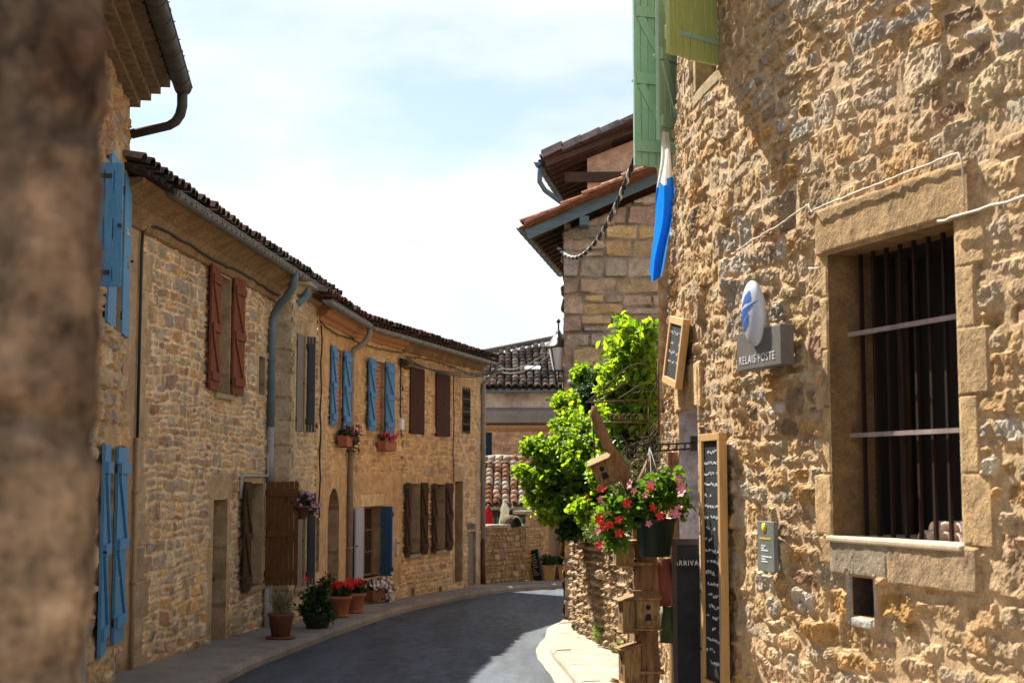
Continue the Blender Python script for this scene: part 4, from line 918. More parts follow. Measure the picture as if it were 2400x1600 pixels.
# lantern
def lantern(p):
    H = thing('wall_lantern', 'black wall lantern with pale glass on the corner of the squared stone house', 'lantern', p)
    mb = MB(Matrix.Translation(p))
    mb.lathe([(0.0, .50), (.012, .50), (.012, .62), (.03, .64), (.032, .66), (.012, .69), (0, .70)], 8)
    mb.lathe([(.02, .52), (.045, .47), (.05, .44), (.10, .40), (.17, .28), (.185, .26), (.18, .25), (.0, .25)], 4)
    for (a, b) in ((1, 1), (1, -1), (-1, 1), (-1, -1)): mb.bar((a*.115, b*.115, .25), (a*.065, b*.065, -.10), .014, .014)
    mb.box(-.07, .07, -.07, .07, -.12, -.10)
    mb.build('frame', IRON, H)
    g = MB(Matrix.Translation(p)); g.lathe([(.155, .245), (.088, -.098)], 4, Matrix.Rotation(0, 4, 'Z'))
    m, N_, L_, b_ = newmat('lantern_glass'); b_.inputs['Base Color'].default_value = (.8, .8, .82, 1); b_.inputs['Roughness'].default_value = .25
    g.build('glass', m, H)
    g = MB(Matrix.Translation(p)); g.tube([(0, 0, -.11), (0, 0, -.25), (.12, 0, -.30), (.25, 0, -.28)], .014, 6); g.build('bracket', IRON, H)
lantern(Vector((.715, 21.75, 3.33)))
# twisted cable rope from the green shutter to the stone house
P0, P1 = Vector((1.20, 12.75, 4.72)), Vector((.70, 21.6, 5.12)); nn = 260
ctr = [P0.lerp(P1, t)+Vector((0, 0, -.55*4*t*(1-t))) for t in np.linspace(0, 1, nn)]
mb = MB()
for j in range(3):
    mb.mi = 0 if j < 2 else 1
    mb.tube([c+Vector((math.cos(i*.42+j*2.09)*.016, 0, math.sin(i*.42+j*2.09)*.016)) for i, c in enumerate(ctr)], .013, 5)
o = mb.build('twisted_cable', [CABLE, pmat('pale_strand', (.6, .58, .55), .5)]); props(o, 'thick twisted black and white cable sagging from the green shutter to the stone house eaves', 'cable')
mb = MB(); A_ = FC.pt(8.4+q, 4.02, .4); B_ = Vector((.86, 21.9, 3.75))
for dz in (0, .09): mb.tube([A_.lerp(B_, t)+Vector((0, 0, dz-.25*4*t*(1-t))) for t in np.linspace(0, 1, 20)], .011, 5)
o = mb.build('overhead_cable', CABLE); props(o, 'thin black overhead cables crossing the street to the wall lantern', 'cable')

# ================================================================== garden wall on the right
FG = Fac([(.98, 21.2), (.81, 19.7), (1.04, 17.4), (1.28, 15.2), (1.40, 13.1)], smooth=.5)
H = thing('garden_wall', 'rough rubble garden wall beside the pale pavement, overgrown by the vine', 'wall', (1.2, 17, -.5))
wall('wall', FG, 0, FG.L, -1.0, .92, .0155, H, seed=71, amp=.035, rough=.03, tilt=.2, crag=.03, gap=.014, edge=.026, sargs=dict(rows=(.06, .15), w=(.10, .30), warp=.09, split=.5, pal=[(.38, .27, .17), (.32, .23, .15), (.44, .34, .24), (.25, .18, .12), (.40, .28, .15), (.34, .29, .24)]), mortar=(.26, .19, .12), topj=.08, moss=.4, cover=.15)
fg2 = Fac([FG.P[-1]+np.array([3.5, .2]), FG.P[-1]]) 
shell(H, [(.98, 21.2), (3.5, 21.2), (4.5, 13.2), (1.40, 13.1)], -1, .85)
mb = MB(); rr = random.Random(4)
for k in range(46):
    s = .1+k*FG.L/46; p = FG.pt(s, .90, -.12); mb.M = Matrix.Translation(p) @ Matrix.Rotation(rr.uniform(0, 3), 4, 'Z') @ Matrix.Rotation(rr.uniform(-.2, .2), 4, 'X')
    a = rr.uniform(.07, .13); mb.box(-a, a, -a*.8, a*.8, -.06, rr.uniform(.02, .09))
mb.build('coping', STONE_P if 'STONE_P' in globals() else SILL, H, bevel=.03)
mb = MB(); mb.add([(.95, 21, .84), (.82, 19.7, .84), (1.3, 15.2, .84), (1.45, 13.2, .84), (5, 13.2, .84), (5, 21, .84)], [(0, 1, 2, 3, 4, 5)])
o = mb.build('garden_soil', SOIL); struct(o)

# ================================================================== far end: low wall, gateway, shed, building
FW = Fac([(-1.5, 32.6), (-.72, 32.9), (.36, 34.5), (.80, 35.1), (3.6, 36.4)])
H = thing('garden_wall', 'low rubble garden wall with a rounded coping stone at the far bend, umbrellas behind', 'wall', (0, 33.8, -1))
PW = [(.34, .23, .12), (.29, .20, .11), (.38, .27, .15), (.25, .18, .12), (.33, .25, .17)]
wall('wall', FW, 0, 2.70, -1.6, .44, .028, H, seed=81, amp=.03, sargs=dict(rows=(.08, .17), w=(.12, .3), pal=PW), mortar=(.24, .17, .10), topj=.05)
gw = (3.62, 3.98, -1.3, .62)
wall('wall', FW, 2.70, 6.5, -1.6, .74, .028, H, seed=82, amp=.03, sargs=dict(rows=(.08, .17), w=(.12, .3), pal=[(.46, .32, .17), (.42, .30, .18), (.38, .28, .18)]), mortar=(.36, .26, .14), topj=.04, holes=[gw], blocks=surround(*gw, w=.14, lh=.1, sill=False, col=(.50, .35, .18)))
mb = MB()
for (s0, s1, z) in ((0, 2.7, .43), (2.7, 6.5, .73)):
    s = s0
    while s < s1: e = s+random.uniform(.2, .4); mb.M = FW.M(s, z, .03); mb.box(0, min(e, s1)-s-.01, 0, .4, -.02, .04+random.uniform(0, .03)); s = e
mb.build('coping', SILLG, H, bevel=.012)
mb = MB(FW.M(2.25, .42, .02)); nseg = 14; mb.smooth = True
V = []; 
for y, r_ in ((-.02, .20), (.0, .24), (.28, .24), (.32, .20)): V += [(r_*1.05*math.cos(t), y, r_*1.15*math.sin(t)) for t in np.linspace(0, math.pi, nseg)]
mb.add(V, [(i*nseg+j, i*nseg+j+1, (i+1)*nseg+j+1, (i+1)*nseg+j) for i in range(3) for j in range(nseg-1)]+[tuple(range(nseg)), tuple(range(4*nseg-1, 3*nseg-1, -1))])
mb.build('rounded_stone', pmat('mossy_stone', (.16, .12, .07), .95, (.07, .06, .035), 6, bs=.9, bd=.02), H)
mb = MB(FW.M(3.80, -1.3)); mb.box(-.19, .19, .14, .18, 0, 1.95); mb.build('gate', pmat('pink_grey_door', (.36, .27, .22), .7, (.28, .2, .16), 4), H)
def planter(x, y, lab):
    z = gz(y)+.13; H = thing('planter', lab, 'planter', (x, y, z), 'square planters with clipped shrubs')
    M_ = Matrix.Translation((x, y, z)); mb = MB(M_)
    mb.lathe([(.0, 0), (.155, 0), (.22, .33), (.235, .33), (.235, .37), (.19, .37), (.18, .30), (0, .30)], 4, Matrix.Rotation(R(40), 4, 'Z')); 
    for i in range(len(mb.sm)): mb.sm[i] = False
    mb.build('pot', pmat('ochre_planter', (.50, .33, .15), .8, (.42, .27, .12), 4), H, bevel=.006)
    r = np.random.default_rng(int(x*100)); P = blob((x, y, z+.46), (.21, .21, .15), 1500, r, .6); leaves('shrub', P, .04, LEAFD, H, 4)
planter(.90, 34.65, 'ochre square planter with a dark clipped shrub beside the leaning blackboard')
planter(1.27, 34.95, 'ochre square planter with a dark shrub partly hidden behind the garden wall corner')
def board_leaning(x, y):
    z = gz(y)+.13
    M_ = Matrix.Translation((x, y, z)) @ Matrix.Rotation(R(-52), 4, 'Z') @ Matrix.Rotation(R(-14), 4, 'Y')
    H = thing('blackboard_sign', 'black leaning blackboard with a white chalk menu beside the ochre planters at the far wall', 'blackboard', (x, y, z))
    mb = MB(M_); mb.box(-.15, .15, -.02, .02, 0, .74); mb.build('board', SLATE, H, bevel=.006)
    mb = MB(M_); r = random.Random(5)
    for k in range(9): mb.box(-.10, r.uniform(-.02, .10), -.024, -.021, .62-k*.06, .635-k*.06)
    mb.build('chalk_lines', CHALK, H)
board_leaning(.63, 34.45)
# shed
FS = Fac([(-1.8, 38), (4, 38)])
H = thing('shed', 'low shed with a pale sunlit terracotta tile roof behind the umbrellas', 'shed', (0, 39.5, -1.1))
wall('wall', FS, 0, 5.8, -1.3, .80, .06, H, seed=91, plaster=[(-1, 9, -2, 2, (.06, .055, .05))])  # near-black wall colour stands in for the shade under the eaves
tiles([(-1.75, 37.75, .84), (2.6, 37.75, .84)], Vector((.0, 1, .37)), H, rows=11, seed=92, pal=PT_PALE, sp=.225, r0=.10)
gutter(FS, 0, 5, .80, .32, H, PVC)
mb = MB(); nseg = 20
mb.tube([(-1.4, 41.2, 1.98), (-.9, 41.35, 2.10), (-.4, 41.4, 2.16), (.2, 41.35, 2.12), (.8, 41.2, 2.02)], .09, 8); mb.build('ridge_mortar', SILLG, H)
shell(H, [(-1.8, 38), (-1.8, 42), (4, 42)], -1, 2)
# fence behind the umbrellas
mb = MB()
for k in range(14): mb.box(-1.15+k*.15, -1.07+k*.15, 37.2, 37.23, -1.0, .55)
mb.box(-1.2, 1, 37.23, 37.26, .3, .36); mb.box(-1.2, 1, 37.23, 37.26, -.3, -.24)
o = mb.build('slat_fence', pmat('green_slats', (.02, .20, .08), .5, (.015, .14, .055), 5)); props(o, 'green slatted fence in the shade under the shed roof', 'fence')
def umbrella(x, y, top, col, lab):
    z = gz(y)-.02; H = thing('patio_umbrella', lab, 'umbrella', (x, y, z), 'closed patio umbrellas')
    mb = MB(); mb.tube([(x, y, z), (x, y, top+.06)], .02, 8); mb.build('pole', WGREY, H)
    mb = MB(); n = 24; pr = [(.015, top+.02), (.06, top-.08), (.10, top-.22), (.085, top-.26), (.12, top-.5), (.15, top-.85), (.10, top-1.1)]
    V = []; 
    for r_, zz in pr: V += [(x+r_*(1+.22*math.sin(a*6*2*math.pi/n*1.0))*math.cos(a*2*math.pi/n), y+r_*(1+.22*math.sin(a*6*2*math.pi/n))*math.sin(a*2*math.pi/n), zz) for a in range(n)]
    mb.smooth = True; mb.add(V, [(i*n+j, i*n+(j+1) % n, (i+1)*n+(j+1) % n, (i+1)*n+j) for i in range(len(pr)-1) for j in range(n)]); mb.build('canopy', col, H)
def cloth(n, c, tr=.25):
    m, N_, L_, b_ = newmat(n); t_ = N_.new('ShaderNodeBsdfTranslucent'); t_.inputs[0].default_value = (*c, 1); x_ = N_.new('ShaderNodeMixShader'); x_.inputs[0].default_value = .45; L_.new(b_.outputs[0], x_.inputs[1]); L_.new(t_.outputs[0], x_.inputs[2]); L_.new(x_.outputs[0], N_['Material Output'].inputs[0]); nn_ = noise(N_, L_, 12, 4, .6, (1, 1, .2)); L_.new(ramp(N_, L_, nn_.outputs[0], tuple(x*.8 for x in c), c).outputs[0], b_.inputs['Base Color']); b_.inputs['Roughness'].default_value = .8; b_.inputs['Specular IOR Level'].default_value = .2; return m
umbrella(-.60, 36.3, .86, cloth('red_cloth', (.45, .02, .05)), 'closed dark red patio umbrella behind the low wall')
umbrella(-.18, 35.6, .98, cloth('cream_cloth', (.72, .74, .66)), 'closed cream patio umbrella behind the low wall')
# background building
FBk = Fac([(-4, 44), (6, 44)])
H = thing('village_house', 'far rendered building with dark tiled roof, pale stained upper wall and narrow shuttered window', 'house', (0, 46, -1.3))
wh = (3.14, 3.38, 2.13, 2.97)
wall('wall', FBk, 0, 9, -1.5, 4.22, .045, H, seed=95, amp=.03, sargs=dict(rows=(.1, .2), w=(.15, .35), pal=[(.48, .30, .20), (.42, .25, .17), (.50, .36, .25), (.38, .24, .18)]), mortar=(.50, .34, .22), holes=[wh], cover=.4,
     plaster=[(-1, 12, 3.12, 5, (.46, .41, .37))], blocks=surround(*wh, w=.12, lh=.14, sill=False, col=(.5, .3, .2)), stain=.8)
NAVY = pmat('navy_paint', (.02, .035, .05), .7, spec=.1); W = window(H, FBk, *wh, .06, NAVY, style='plain'); mb = MB(FBk.M(3.26, 2.13)); mb.box(-.12, .12, .0, .05, 0, .84); mb.build('shutter', NAVY, W)
extrude(FBk, 0, 9, [(0, 3.20), (.28, 3.26), (.32, 3.50), (.32, 3.62), (0, 3.74)], .5, None, True).build('ledge', pmat('grey_red_ledge', (.27, .24, .23), .85, (.20, .17, .16), 2), H)
extrude(FBk, 0, 9, [(0, 3.0), (.06, 3.02), (.14, 3.1), (.18, 3.18), (0, 3.2)], .5, None, True).build('cornice', pmat('orange_cornice', (.48, .28, .15), .9), H)
gutter(FBk, 2.2, 9, 4.24, .35, H, ZINCB)
ro = tiles([(-1.5, 43.7, 4.32), (5.2, 43.7, 4.32)], Vector((0, 1, .42)), H, rows=13, seed=96, pal=PT_DARK+[(.30, .22, .16), (.28, .25, .2)], sp=.23, r0=.105, keep=lambda x, y: y < (np.minimum(46.6+.60*(x-1.5+1.2), 48.6)-43.7)*1.084)
mb = MB(); zz = lambda y: 4.32+(y-43.7)*.42+.1
mb.tube([(x, min(46.6+.60*(x+1.2), 48.6), zz(min(46.6+.60*(x+1.2), 48.6))) for x in np.linspace(-1.6, 5, 24)], .09, 8); mb.build('ridge_tiles', TERRA if False else pmat('dark_ridge', (.16, .13, .11), .9, (.09, .08, .07), 5), H)
mb = MB(); mb.box(.45, .95, 0, .30, 0, .03, Matrix.Translation((-.05, 44.95, 4.98)) @ Matrix.Rotation(math.atan(.42), 4, 'X'))
mb.build('skylight', pmat('skylight_glass', (.75, .78, .8), .1, bs=0, spec=.9), H)
shell(H, [(-4, 44), (-4, 52), (6, 52)], -1, 5.2)
mb = MB(); mb.add([(-4, 52, 5.3), (6, 52, 5.3), (6, 48, 6.0), (-4, 48, 6.0)], [(0, 1, 2, 3)]); 
bh = bpy.data.materials['ground_dirt']

# ================================================================== signs and boards on the right house
def mplane(Y, z, out=0): return FR.M(y2s(Y), z, out)
def text(body, size, M, mat, parent, name='lettering', ext=.001, sx=1.0):
    cu = bpy.data.curves.new(name, 'FONT'); cu.body = body; cu.size = size; cu.space_character = 1.22; cu.extrude = ext; cu.align_x = 'CENTER'; cu.align_y = 'CENTER'
    t = bpy.data.objects.new('tmp', cu); C.objects.link(t); bpy.context.view_layer.update()
    me = bpy.data.meshes.new_from_object(t.evaluated_get(bpy.context.evaluated_depsgraph_get())); bpy.data.objects.remove(t)
    T = M @ Matrix.Rotation(R(90), 4, 'X') @ Matrix.Diagonal((sx, 1, 1, 1)); off = OFF[parent.name]
    for v_ in me.vertices: v_.co = (T @ v_.co)-off
    me.name = name; me.materials.clear(); me.materials.append(mat); return link(bpy.data.objects.new(name, me), parent)
# post sign
Ms = mplane(8.60, 2.262, .15)
H = thing('post_office_sign', 'grey sign box with white lettering under a glossy grey oval with a blue emblem', 'sign', Ms.translation)
mb = MB(Ms); mb.box(-.32, .32, 0, .085, 0, .235); mb.build('panel', GREYS, H, bevel=.004)
o = text('RELAIS POSTE', .070, Ms @ Matrix.Translation((-.02, -.002, .058)), WHITE, H)
mb = MB(Ms @ Matrix.Translation((-.03, .0, .335)) @ Matrix.Rotation(R(-10), 4, 'Y')); mb.smooth = True
V = []; nu, nv_ = 24, 14
for i in range(nv_+1):
    ph = math.pi*i/nv_-math.pi/2
    for j in range(nu): th = 2*math.pi*j/nu; V.append((.135*math.cos(ph)*math.cos(th), -.01+.055*math.cos(ph)*math.sin(th), .205*math.sin(ph)))
mb.add(V, [(i*nu+j, i*nu+(j+1) % nu, (i+1)*nu+(j+1) % nu, (i+1)*nu+j) for i in range(nv_) for j in range(nu)])
m, N_, L_, b_ = newmat('silver_gloss'); b_.inputs['Base Color'].default_value = (.50, .52, .58, 1); b_.inputs['Roughness'].default_value = .28
mb.build('oval', m, H)
def on_oval(pts, mbx):
    n0 = []
    for (x, z) in pts:
        x = x*1.12+.022; z = z*1.12; k = 1-(x/.135)**2-(z/.205)**2; y = -.01-.055*math.sqrt(max(k, 0))-.0015; n0.append((x, y, z))
    return n0
mb.v and None
ml = MB(Ms @ Matrix.Translation((-.03, .0, .335)) @ Matrix.Rotation(R(-10), 4, 'Y'))
def strip(top, bot, n=14):
    V = []
    for t in np.linspace(0, 1, n):
        k = t*(len(top)-1); i = min(int(k), len(top)-2); f = k-i; a_ = (top[i][0]+(top[i+1][0]-top[i][0])*f, top[i][1]+(top[i+1][1]-top[i][1])*f)
        b_ = (bot[i][0]+(bot[i+1][0]-bot[i][0])*f, bot[i][1]+(bot[i+1][1]-bot[i][1])*f)
        for u in np.linspace(0, 1, 5): V += on_oval([(a_[0]+(b_[0]-a_[0])*u, a_[1]+(b_[1]-a_[1])*u)], ml)
    ml.add(V, [(i*5+j, i*5+j+1, (i+1)*5+j+1, (i+1)*5+j) for i in range(n-1) for j in range(4)])
strip([(-.075, .045), (-.02, .10), (.03, .115), (.045, .07)], [(-.07, .04), (-.03, .055), (.0, .05), (.04, .048)])
strip([(-.085, .030), (-.02, .030), (.05, .034), (.092, .040)], [(-.105, -.055), (-.06, -.03), (.02, .005), (.09, .037)])
strip([(-.105, -.065), (-.06, -.045), (.0, -.018), (.02, -.008)], [(-.108, -.085), (-.07, -.088), (-.03, -.078), (.0, -.060)])
ml.build('emblem', LOGO, H)
mb = MB(Ms); mb.box(-.05, .0, .086, .19, .05, .10); mb.build('bracket', IRON, H)
# small plaque
Mp = mplane(8.70, 1.04, .075)
H = thing('wall_plaque', 'small narrow grey plaque with a yellow disc near the lower left of the barred window', 'plaque', Mp.translation)
mb = MB(Mp); mb.box(-.125, .125, 0, .03, 0, .30); mb.build('panel', pmat('grey_green_plate', (.17, .18, .165), .5), H, bevel=.003)
mb = MB(Mp); mb.lathe([(0, .002), (.030, .002), (.030, 0), (0, 0)], 20, Matrix.Translation((-.015, -.002, .262)) @ Matrix.Rotation(R(90), 4, 'X')); mb.box(-.085, .08, -.002, 0, .192, .202); mb.build('yellow_print', YEL, H)
mb = MB(Mp)
for (z_, x0, x1) in ((.15, -.06, .0), (.135, -.06, -.02), (.122, -.06, .04), (.085, -.06, .09), (.07, -.06, .0), (.055, -.06, .03)): mb.box(x0, x1, -.002, 0, z_, z_+.007)
mb.build('white_print', CHALK, H)
def framed(M, w, h, lab, name='chalkboard', fr=.05, th=.055, scrib=14, mirror=0):
    H = thing(name, lab, 'chalkboard', M.translation)
    mb = MB(M); mb.box(-w/2, w/2, 0, th, 0, fr); mb.box(-w/2, w/2, 0, th, h-fr, h); mb.box(-w/2, -w/2+fr, .001, th, fr, h-fr); mb.box(w/2-fr, w/2, .001, th, fr, h-fr)
    mb.build('frame', LINEN, H, bevel=.003)
    mb = MB(M); mb.box(-w/2+fr*.8, w/2-fr*.8, .018, .03, fr*.8, h-fr*.8); mb.build('slate', SLATE, H)
    r = random.Random(int(h*100)); k = scrib; 
    for i in range(k):
        mb = MB(M)
        z_ = h-fr-.07-(h-2*fr-.12)*i/k; x = -w/2+fr+.02
        while x < w/2-fr-.03:
            l = r.uniform(.02, .07)
            if r.random() < .72:
                a = z_+r.uniform(-.006, .006); pts = [(x+l*t/6, .016, a+r.uniform(-.012, .012)) for t in range(7)]
                for p_, q_ in zip(pts[:-1], pts[1:]): mb.bar(p_, q_, .0035, .003)
            x += l+.012
        if mb.v: mb.build('chalk_writing', CHALK, H)
    return H
Mt = mplane(9.66, .20, .10)
framed(Mt, .46, 1.70, 'tall narrow chalkboard in a light wood frame hung between the doorway and the stone wall', scrib=20)
Ma = mplane(10.80, 2.30, .13) @ Matrix.Rotation(R(9), 4, 'Y') @ Matrix.Rotation(R(-6), 4, 'X')
framed(Ma, .60, .52, 'small tilted chalkboard in a light wood frame hung above the doorway', scrib=4, fr=.055)
mb = MB(mplane(10.6, 2.6)); mb.box(-.12, .05, -.14, .02, 0, .025); 
# black arrival board
yb = 10.25; zb = gz(yb)+.12
Mb = Matrix.Translation((1.28, yb, zb)) @ Matrix.Rotation(R(-4), 4, 'Z') @ Matrix.Rotation(R(-4), 4, 'X')
H = thing('chalkboard_easel', 'tall black chalkboard easel lettered in white chalk standing before the doorway', 'chalkboard', Mb.translation)
mb = MB(Mb); w_, h_ = .27, 1.30; mb.box(-w_/2, -w_/2+.035, 0, .03, 0, h_); mb.box(w_/2-.035, w_/2, 0, .03, 0, h_); mb.box(-w_/2, w_/2, 0, .03, h_, h_+.045); mb.box(-w_/2, w_/2, 0, .03, .12, .16)
mb.bar((-w_/2+.02, .03, h_), (-w_/2+.02, .30, .0), .03, .02); mb.bar((w_/2-.02, .03, h_), (w_/2-.02, .30, .0), .03, .02); mb.build('frame', pmat('black_stained_wood', (.035, .025, .022), .6, (.06, .045, .04), 4), H, bevel=.003)
mb = MB(Mb); mb.box(-w_/2+.03, w_/2-.03, .008, .02, .15, h_); mb.build('slate', SLATE, H)
text('ARRIVAGE', .052, Mb @ Matrix.Translation((.0, .004, 1.17)), CHALK, H, sx=.85)
# ---- iron bracket with hanging flower pot
def bracket():
    M0 = FR.pt(y2s(10.62), 1.86, 0); H = thing('iron_bracket', 'black perforated iron bar reaching out from the doorway above the flower pot', 'bracket', M0)
    mb = MB(); a = M0+Vector((.05, 0, 0)); b = Vector((.80, 10.35, 1.83)); mb.bar(a, b, .012, .045, (0, 1, 0)); mb.bar(a+Vector((0, .05, -.04)), b+Vector((.05, .05, -.05)), .012, .03, (0, 1, 0))
    d = (b-a)
    for k in range(9): p = a+d*(.05+k*.11); mb.bar(p+Vector((0, -.001, -.01)), p+Vector((0, .05, -.05)), .012, .012)
    mb.box(a.x-.05, a.x+.02, a.y-.03, a.y+.06, a.z-.06, a.z+.05); mb.build('bar', IRON, H)
    return H
bracket()
def hanging_pot(c, rt, rb, h, lab, cat='flower pot', hang=None, mat=None, name='hanging_flower_pot'):
    H = thing(name, lab, cat, c); T = Matrix.Translation(c)
    mb = MB(T); mb.lathe([(0, 0), (rb, 0), (rt, h), (rt+.012, h), (rt+.012, h+.025), (rt-.008, h+.025), (rt-.012, h-.02), (0, h-.03)], 24); mb.build('pot', mat or DGREEN, H)
    if hang:
        mb = MB(T)
        for k in range(3): a = k*2.09+.4; mb.tube([(rt*math.cos(a), rt*math.sin(a), h), Vector(hang)-Vector(c)], .004, 4)
        mb.build('hanger', IRON, H)
    return H
pc = Vector((1.00, 10.05, 1.055))
H = hanging_pot(pc, .145, .105, .24, 'dark green hanging pot overflowing with red and pink trumpet flowers', hang=(1.0, 10.35, 1.82))
r = np.random.default_rng(5)
P = np.concatenate([blob((.99, 10.05, 1.46), (.22, .20, .15), 620, r, .3), blob((.80, 10.0, 1.38), (.20, .16, .13), 380, r, .3), blob((.68, 10.0, 1.27), (.11, .12, .14), 200, r, .3), blob((1.10, 10.05, 1.57), (.12, .12, .12), 180, r, .3), blob((.72, 10.0, 1.16), (.08, .08, .07), 80, r, .3), blob((1.2, 10.0, 1.42), (.04, .08, .12), 60, r, .3)])
leaves('foliage', P, .062, LEAFG if False else LEAF, H, 6, flat=.5)
mb = MB(); rr = random.Random(9)
for k in range(26):
    e = P[rr.randrange(len(P))]; mb.tube([(1.0+rr.uniform(-.08, .08), 10.05, 1.28), ((1.0+e[0])/2, e[1], max(1.3, (1.3+e[2])/2)+.05), tuple(e)], .003, 4)
mb.build('stems', STEM, H)
def fp(px, y=9.88): x, z = px; u = (x-1176)/3267; v_ = (784-z)/3267; c_, s_ = math.cos(R(5.42)), math.sin(R(5.42)); t = y/(c_-s_*v_); return (u*t, y+rr.uniform(-.03, .03), EYE+(s_+c_*v_)*t)
cq = lambda L_: [fp(((1320+a/2.85)/1.0204, (1050+b/2.85)/1.0204), 9.80) for a, b in L_]
FLR = cq([(425,365),(295,430),(235,485),(305,510),(370,480),(270,520),(645,450),(600,400),(580,260),(375,570),(245,650),(165,320),(255,275),(330,505),(245,470)])
FLP = cq([(475,285),(585,240),(550,315),(740,430),(790,300),(770,205),(775,400),(235,550),(250,340),(575,505),(790,260),(755,445),(450,240)])
flowers('flowers', FLR, .062, FRED, H, 3)
flowers('flowers', FLP, .058, FPINK, H, 4)
# ---- birdhouse post
post = thing('birdhouse_post', 'weathered log post with a slanting driftwood branch carrying small birdhouses', 'post', (.97, 10.32, gz(10.3)))
mb = MB(); zb = gz(10.3)+.1
for (dx, dy, rr_, t0, t1) in ((0, 0, .055, 0, 1.34), (-.05, .03, .038, 0, 1.22), (.05, .02, .04, 0, 1.26), (.02, -.045, .036, 0, 1.0), (-.035, -.03, .03, 0, .75)):
    mb.tube([(.965+dx+.008*math.sin(k*1.9+dx*50), 10.32+dy, zb+t0+(t1-t0)*k/8) for k in range(9)], [rr_*(1+.12*math.sin(k*2.1+dx*30)) for k in range(9)], 9)
mb.build('trunk', LOG, post)
mb = MB(); mb.tube([(.93, 10.34, .92), (.905, 10.36, 1.25), (.86, 10.36, 1.52), (.78, 10.36, 1.70), (.70, 10.36, 1.83), (.64, 10.36, 1.96), (.60, 10.36, 2.06), (.60, 10.36, 2.12)], [.036, .04, .045, .042, .04, .044, .034, .02], 10)
mb.tube([(.88, 10.4, 1.45), (.95, 10.45, 1.60), (1.02, 10.5, 1.75)], [.03, .025, .02], 8); mb.build('branch', LOG, post)
mb = MB(); mb.box(.87, 1.07, 10.24, 10.42, .98, 1.0); mb.box(.90, 1.08, 10.22, 10.40, zb+.42, zb+.44)
mb.build('platform', WRAW, post)
def birdhouse(M, w, d, h, lab, slope=.25, hole=True, front=0):
    H = thing('birdhouse', lab, 'birdhouse', M.translation, 'rustic birdhouses on the log post'); T = M; t = .008
    mb = MB(T); hf = h*(1-slope*.5); hb = h
    mb.prism([(-w/2, 0), (w/2, 0), (w/2, hf), (-w/2, hf)], -d/2, -d/2+t)
    mb.prism([(-w/2, 0), (w/2, 0), (w/2, hb), (-w/2, hb)], d/2-t, d/2)
    for sx in (-1, 1):
        x0, x1 = sorted((sx*w/2, sx*(w/2-t))); mb.add([(x0, -d/2+t, 0), (x0, d/2-t, 0), (x0, d/2-t, hb), (x0, -d/2+t, hf), (x1, -d/2+t, 0), (x1, d/2-t, 0), (x1, d/2-t, hb), (x1, -d/2+t, hf)], [(0, 1, 2, 3), (4, 7, 6, 5), (0, 4, 5, 1), (1, 5, 6, 2), (2, 6, 7, 3), (3, 7, 4, 0)])
    mb.build('box', WRAW, H)
    rf = MB(T @ Matrix.Translation((0, -d/2-.03, hf-.004)) @ Matrix.Rotation(math.atan2(hb-hf, d), 4, 'X')); rf.box(-w/2-.018, w/2+.018, 0, d+.06, 0, .012); rf.build('roof', WRAW, H, bevel=.002)
    fl = MB(T); fl.box(-w/2-.015, w/2+.015, -d/2-.06, d/2+.005, -.012, 0); fl.tube([(-w/2, -d/2-.05, .012), (0, -d/2-.055, .018), (w/2, -d/2-.05, .01)], .008, 6); fl.build('perch', WRAW, H)
    if hole:
        ho = MB(T @ Matrix.Translation((0, -d/2-.001, h*.62)) @ Matrix.Rotation(R(90), 4, 'X')); ho.lathe([(0, 0), (.018, 0), (.018, .001), (0, .001)], 16)
        ho.M = T @ Matrix.Translation((0, -d/2-.001, h*.22)) @ Matrix.Rotation(R(90), 4, 'X'); ho.add([(-.025, 0, 0), (.025, 0, 0), (.018, .05, 0), (-.015, .045, 0)], [(0, 1, 2, 3)]); ho.build('entrance_hole', DARKIN, H)  # flat dark shapes, shade of the hole put into the colour
Rz = lambda a: Matrix.Rotation(R(a), 4, 'Z')
birdhouse(Matrix.Translation((.955, 10.17, .555)) @ Rz(0), .155, .13, .23, 'small birdhouse facing the street with a round hole on the log post')
birdhouse(Matrix.Translation((.83, 10.27, .52)) @ Rz(-80), .14, .12, .24, 'birdhouse seen from its side with a slanted roof left of the post', hole=True)
birdhouse(Matrix.Translation((.835, 10.27, .17)) @ Rz(-75) , .13, .12, .25, 'lowest birdhouse on the left of the post, near the pavement')
birdhouse(Matrix.Translation((.80, 10.30, .985)) @ Rz(-85), .13, .13, .16, 'small open birdhouse tucked just under the green flower pot')
birdhouse(Matrix.Translation((.705, 10.22, 1.565)) @ Matrix.Rotation(R(-24), 4, 'Y') @ Rz(-18), .145, .12, .19, 'tilted birdhouse hanging from the driftwood branch above the flowers')
# tile plaques
def hung_tile(c, w, h, mat, lab, rot=0):
    M = Matrix.Translation(c) @ Matrix.Rotation(R(rot), 4, 'Y'); mb = MB(M); mb.smooth = True; n = 9; V = []
    for z_, k in ((0, .92), (h, 1.0)):
        for rr_ in (1, .9): V += [(w/2*k*rr_*math.cos(t), -w*.32*rr_*math.sin(t), z_) for t in np.linspace(0, math.pi, n)]
    mb.add(V, [(i, i+1, 2*n+i+1, 2*n+i) for i in range(n-1)]+[(n+i+1, n+i, 3*n+i, 3*n+i+1) for i in range(n-1)]+[(i+1, i, n+i, n+i+1) for i in range(n-1)]+[(2*n+i, 2*n+i+1, 3*n+i+1, 3*n+i) for i in range(n-1)])
    o = mb.build('painted_tile', mat); props(o, lab, 'tile')
hung_tile((1.085, 10.42, .68), .15, .34, pmat('oxide_red_paint', (.22, .05, .03), .6, (.15, .035, .02), 4), 'dark red painted roof tile hanging behind the log post')
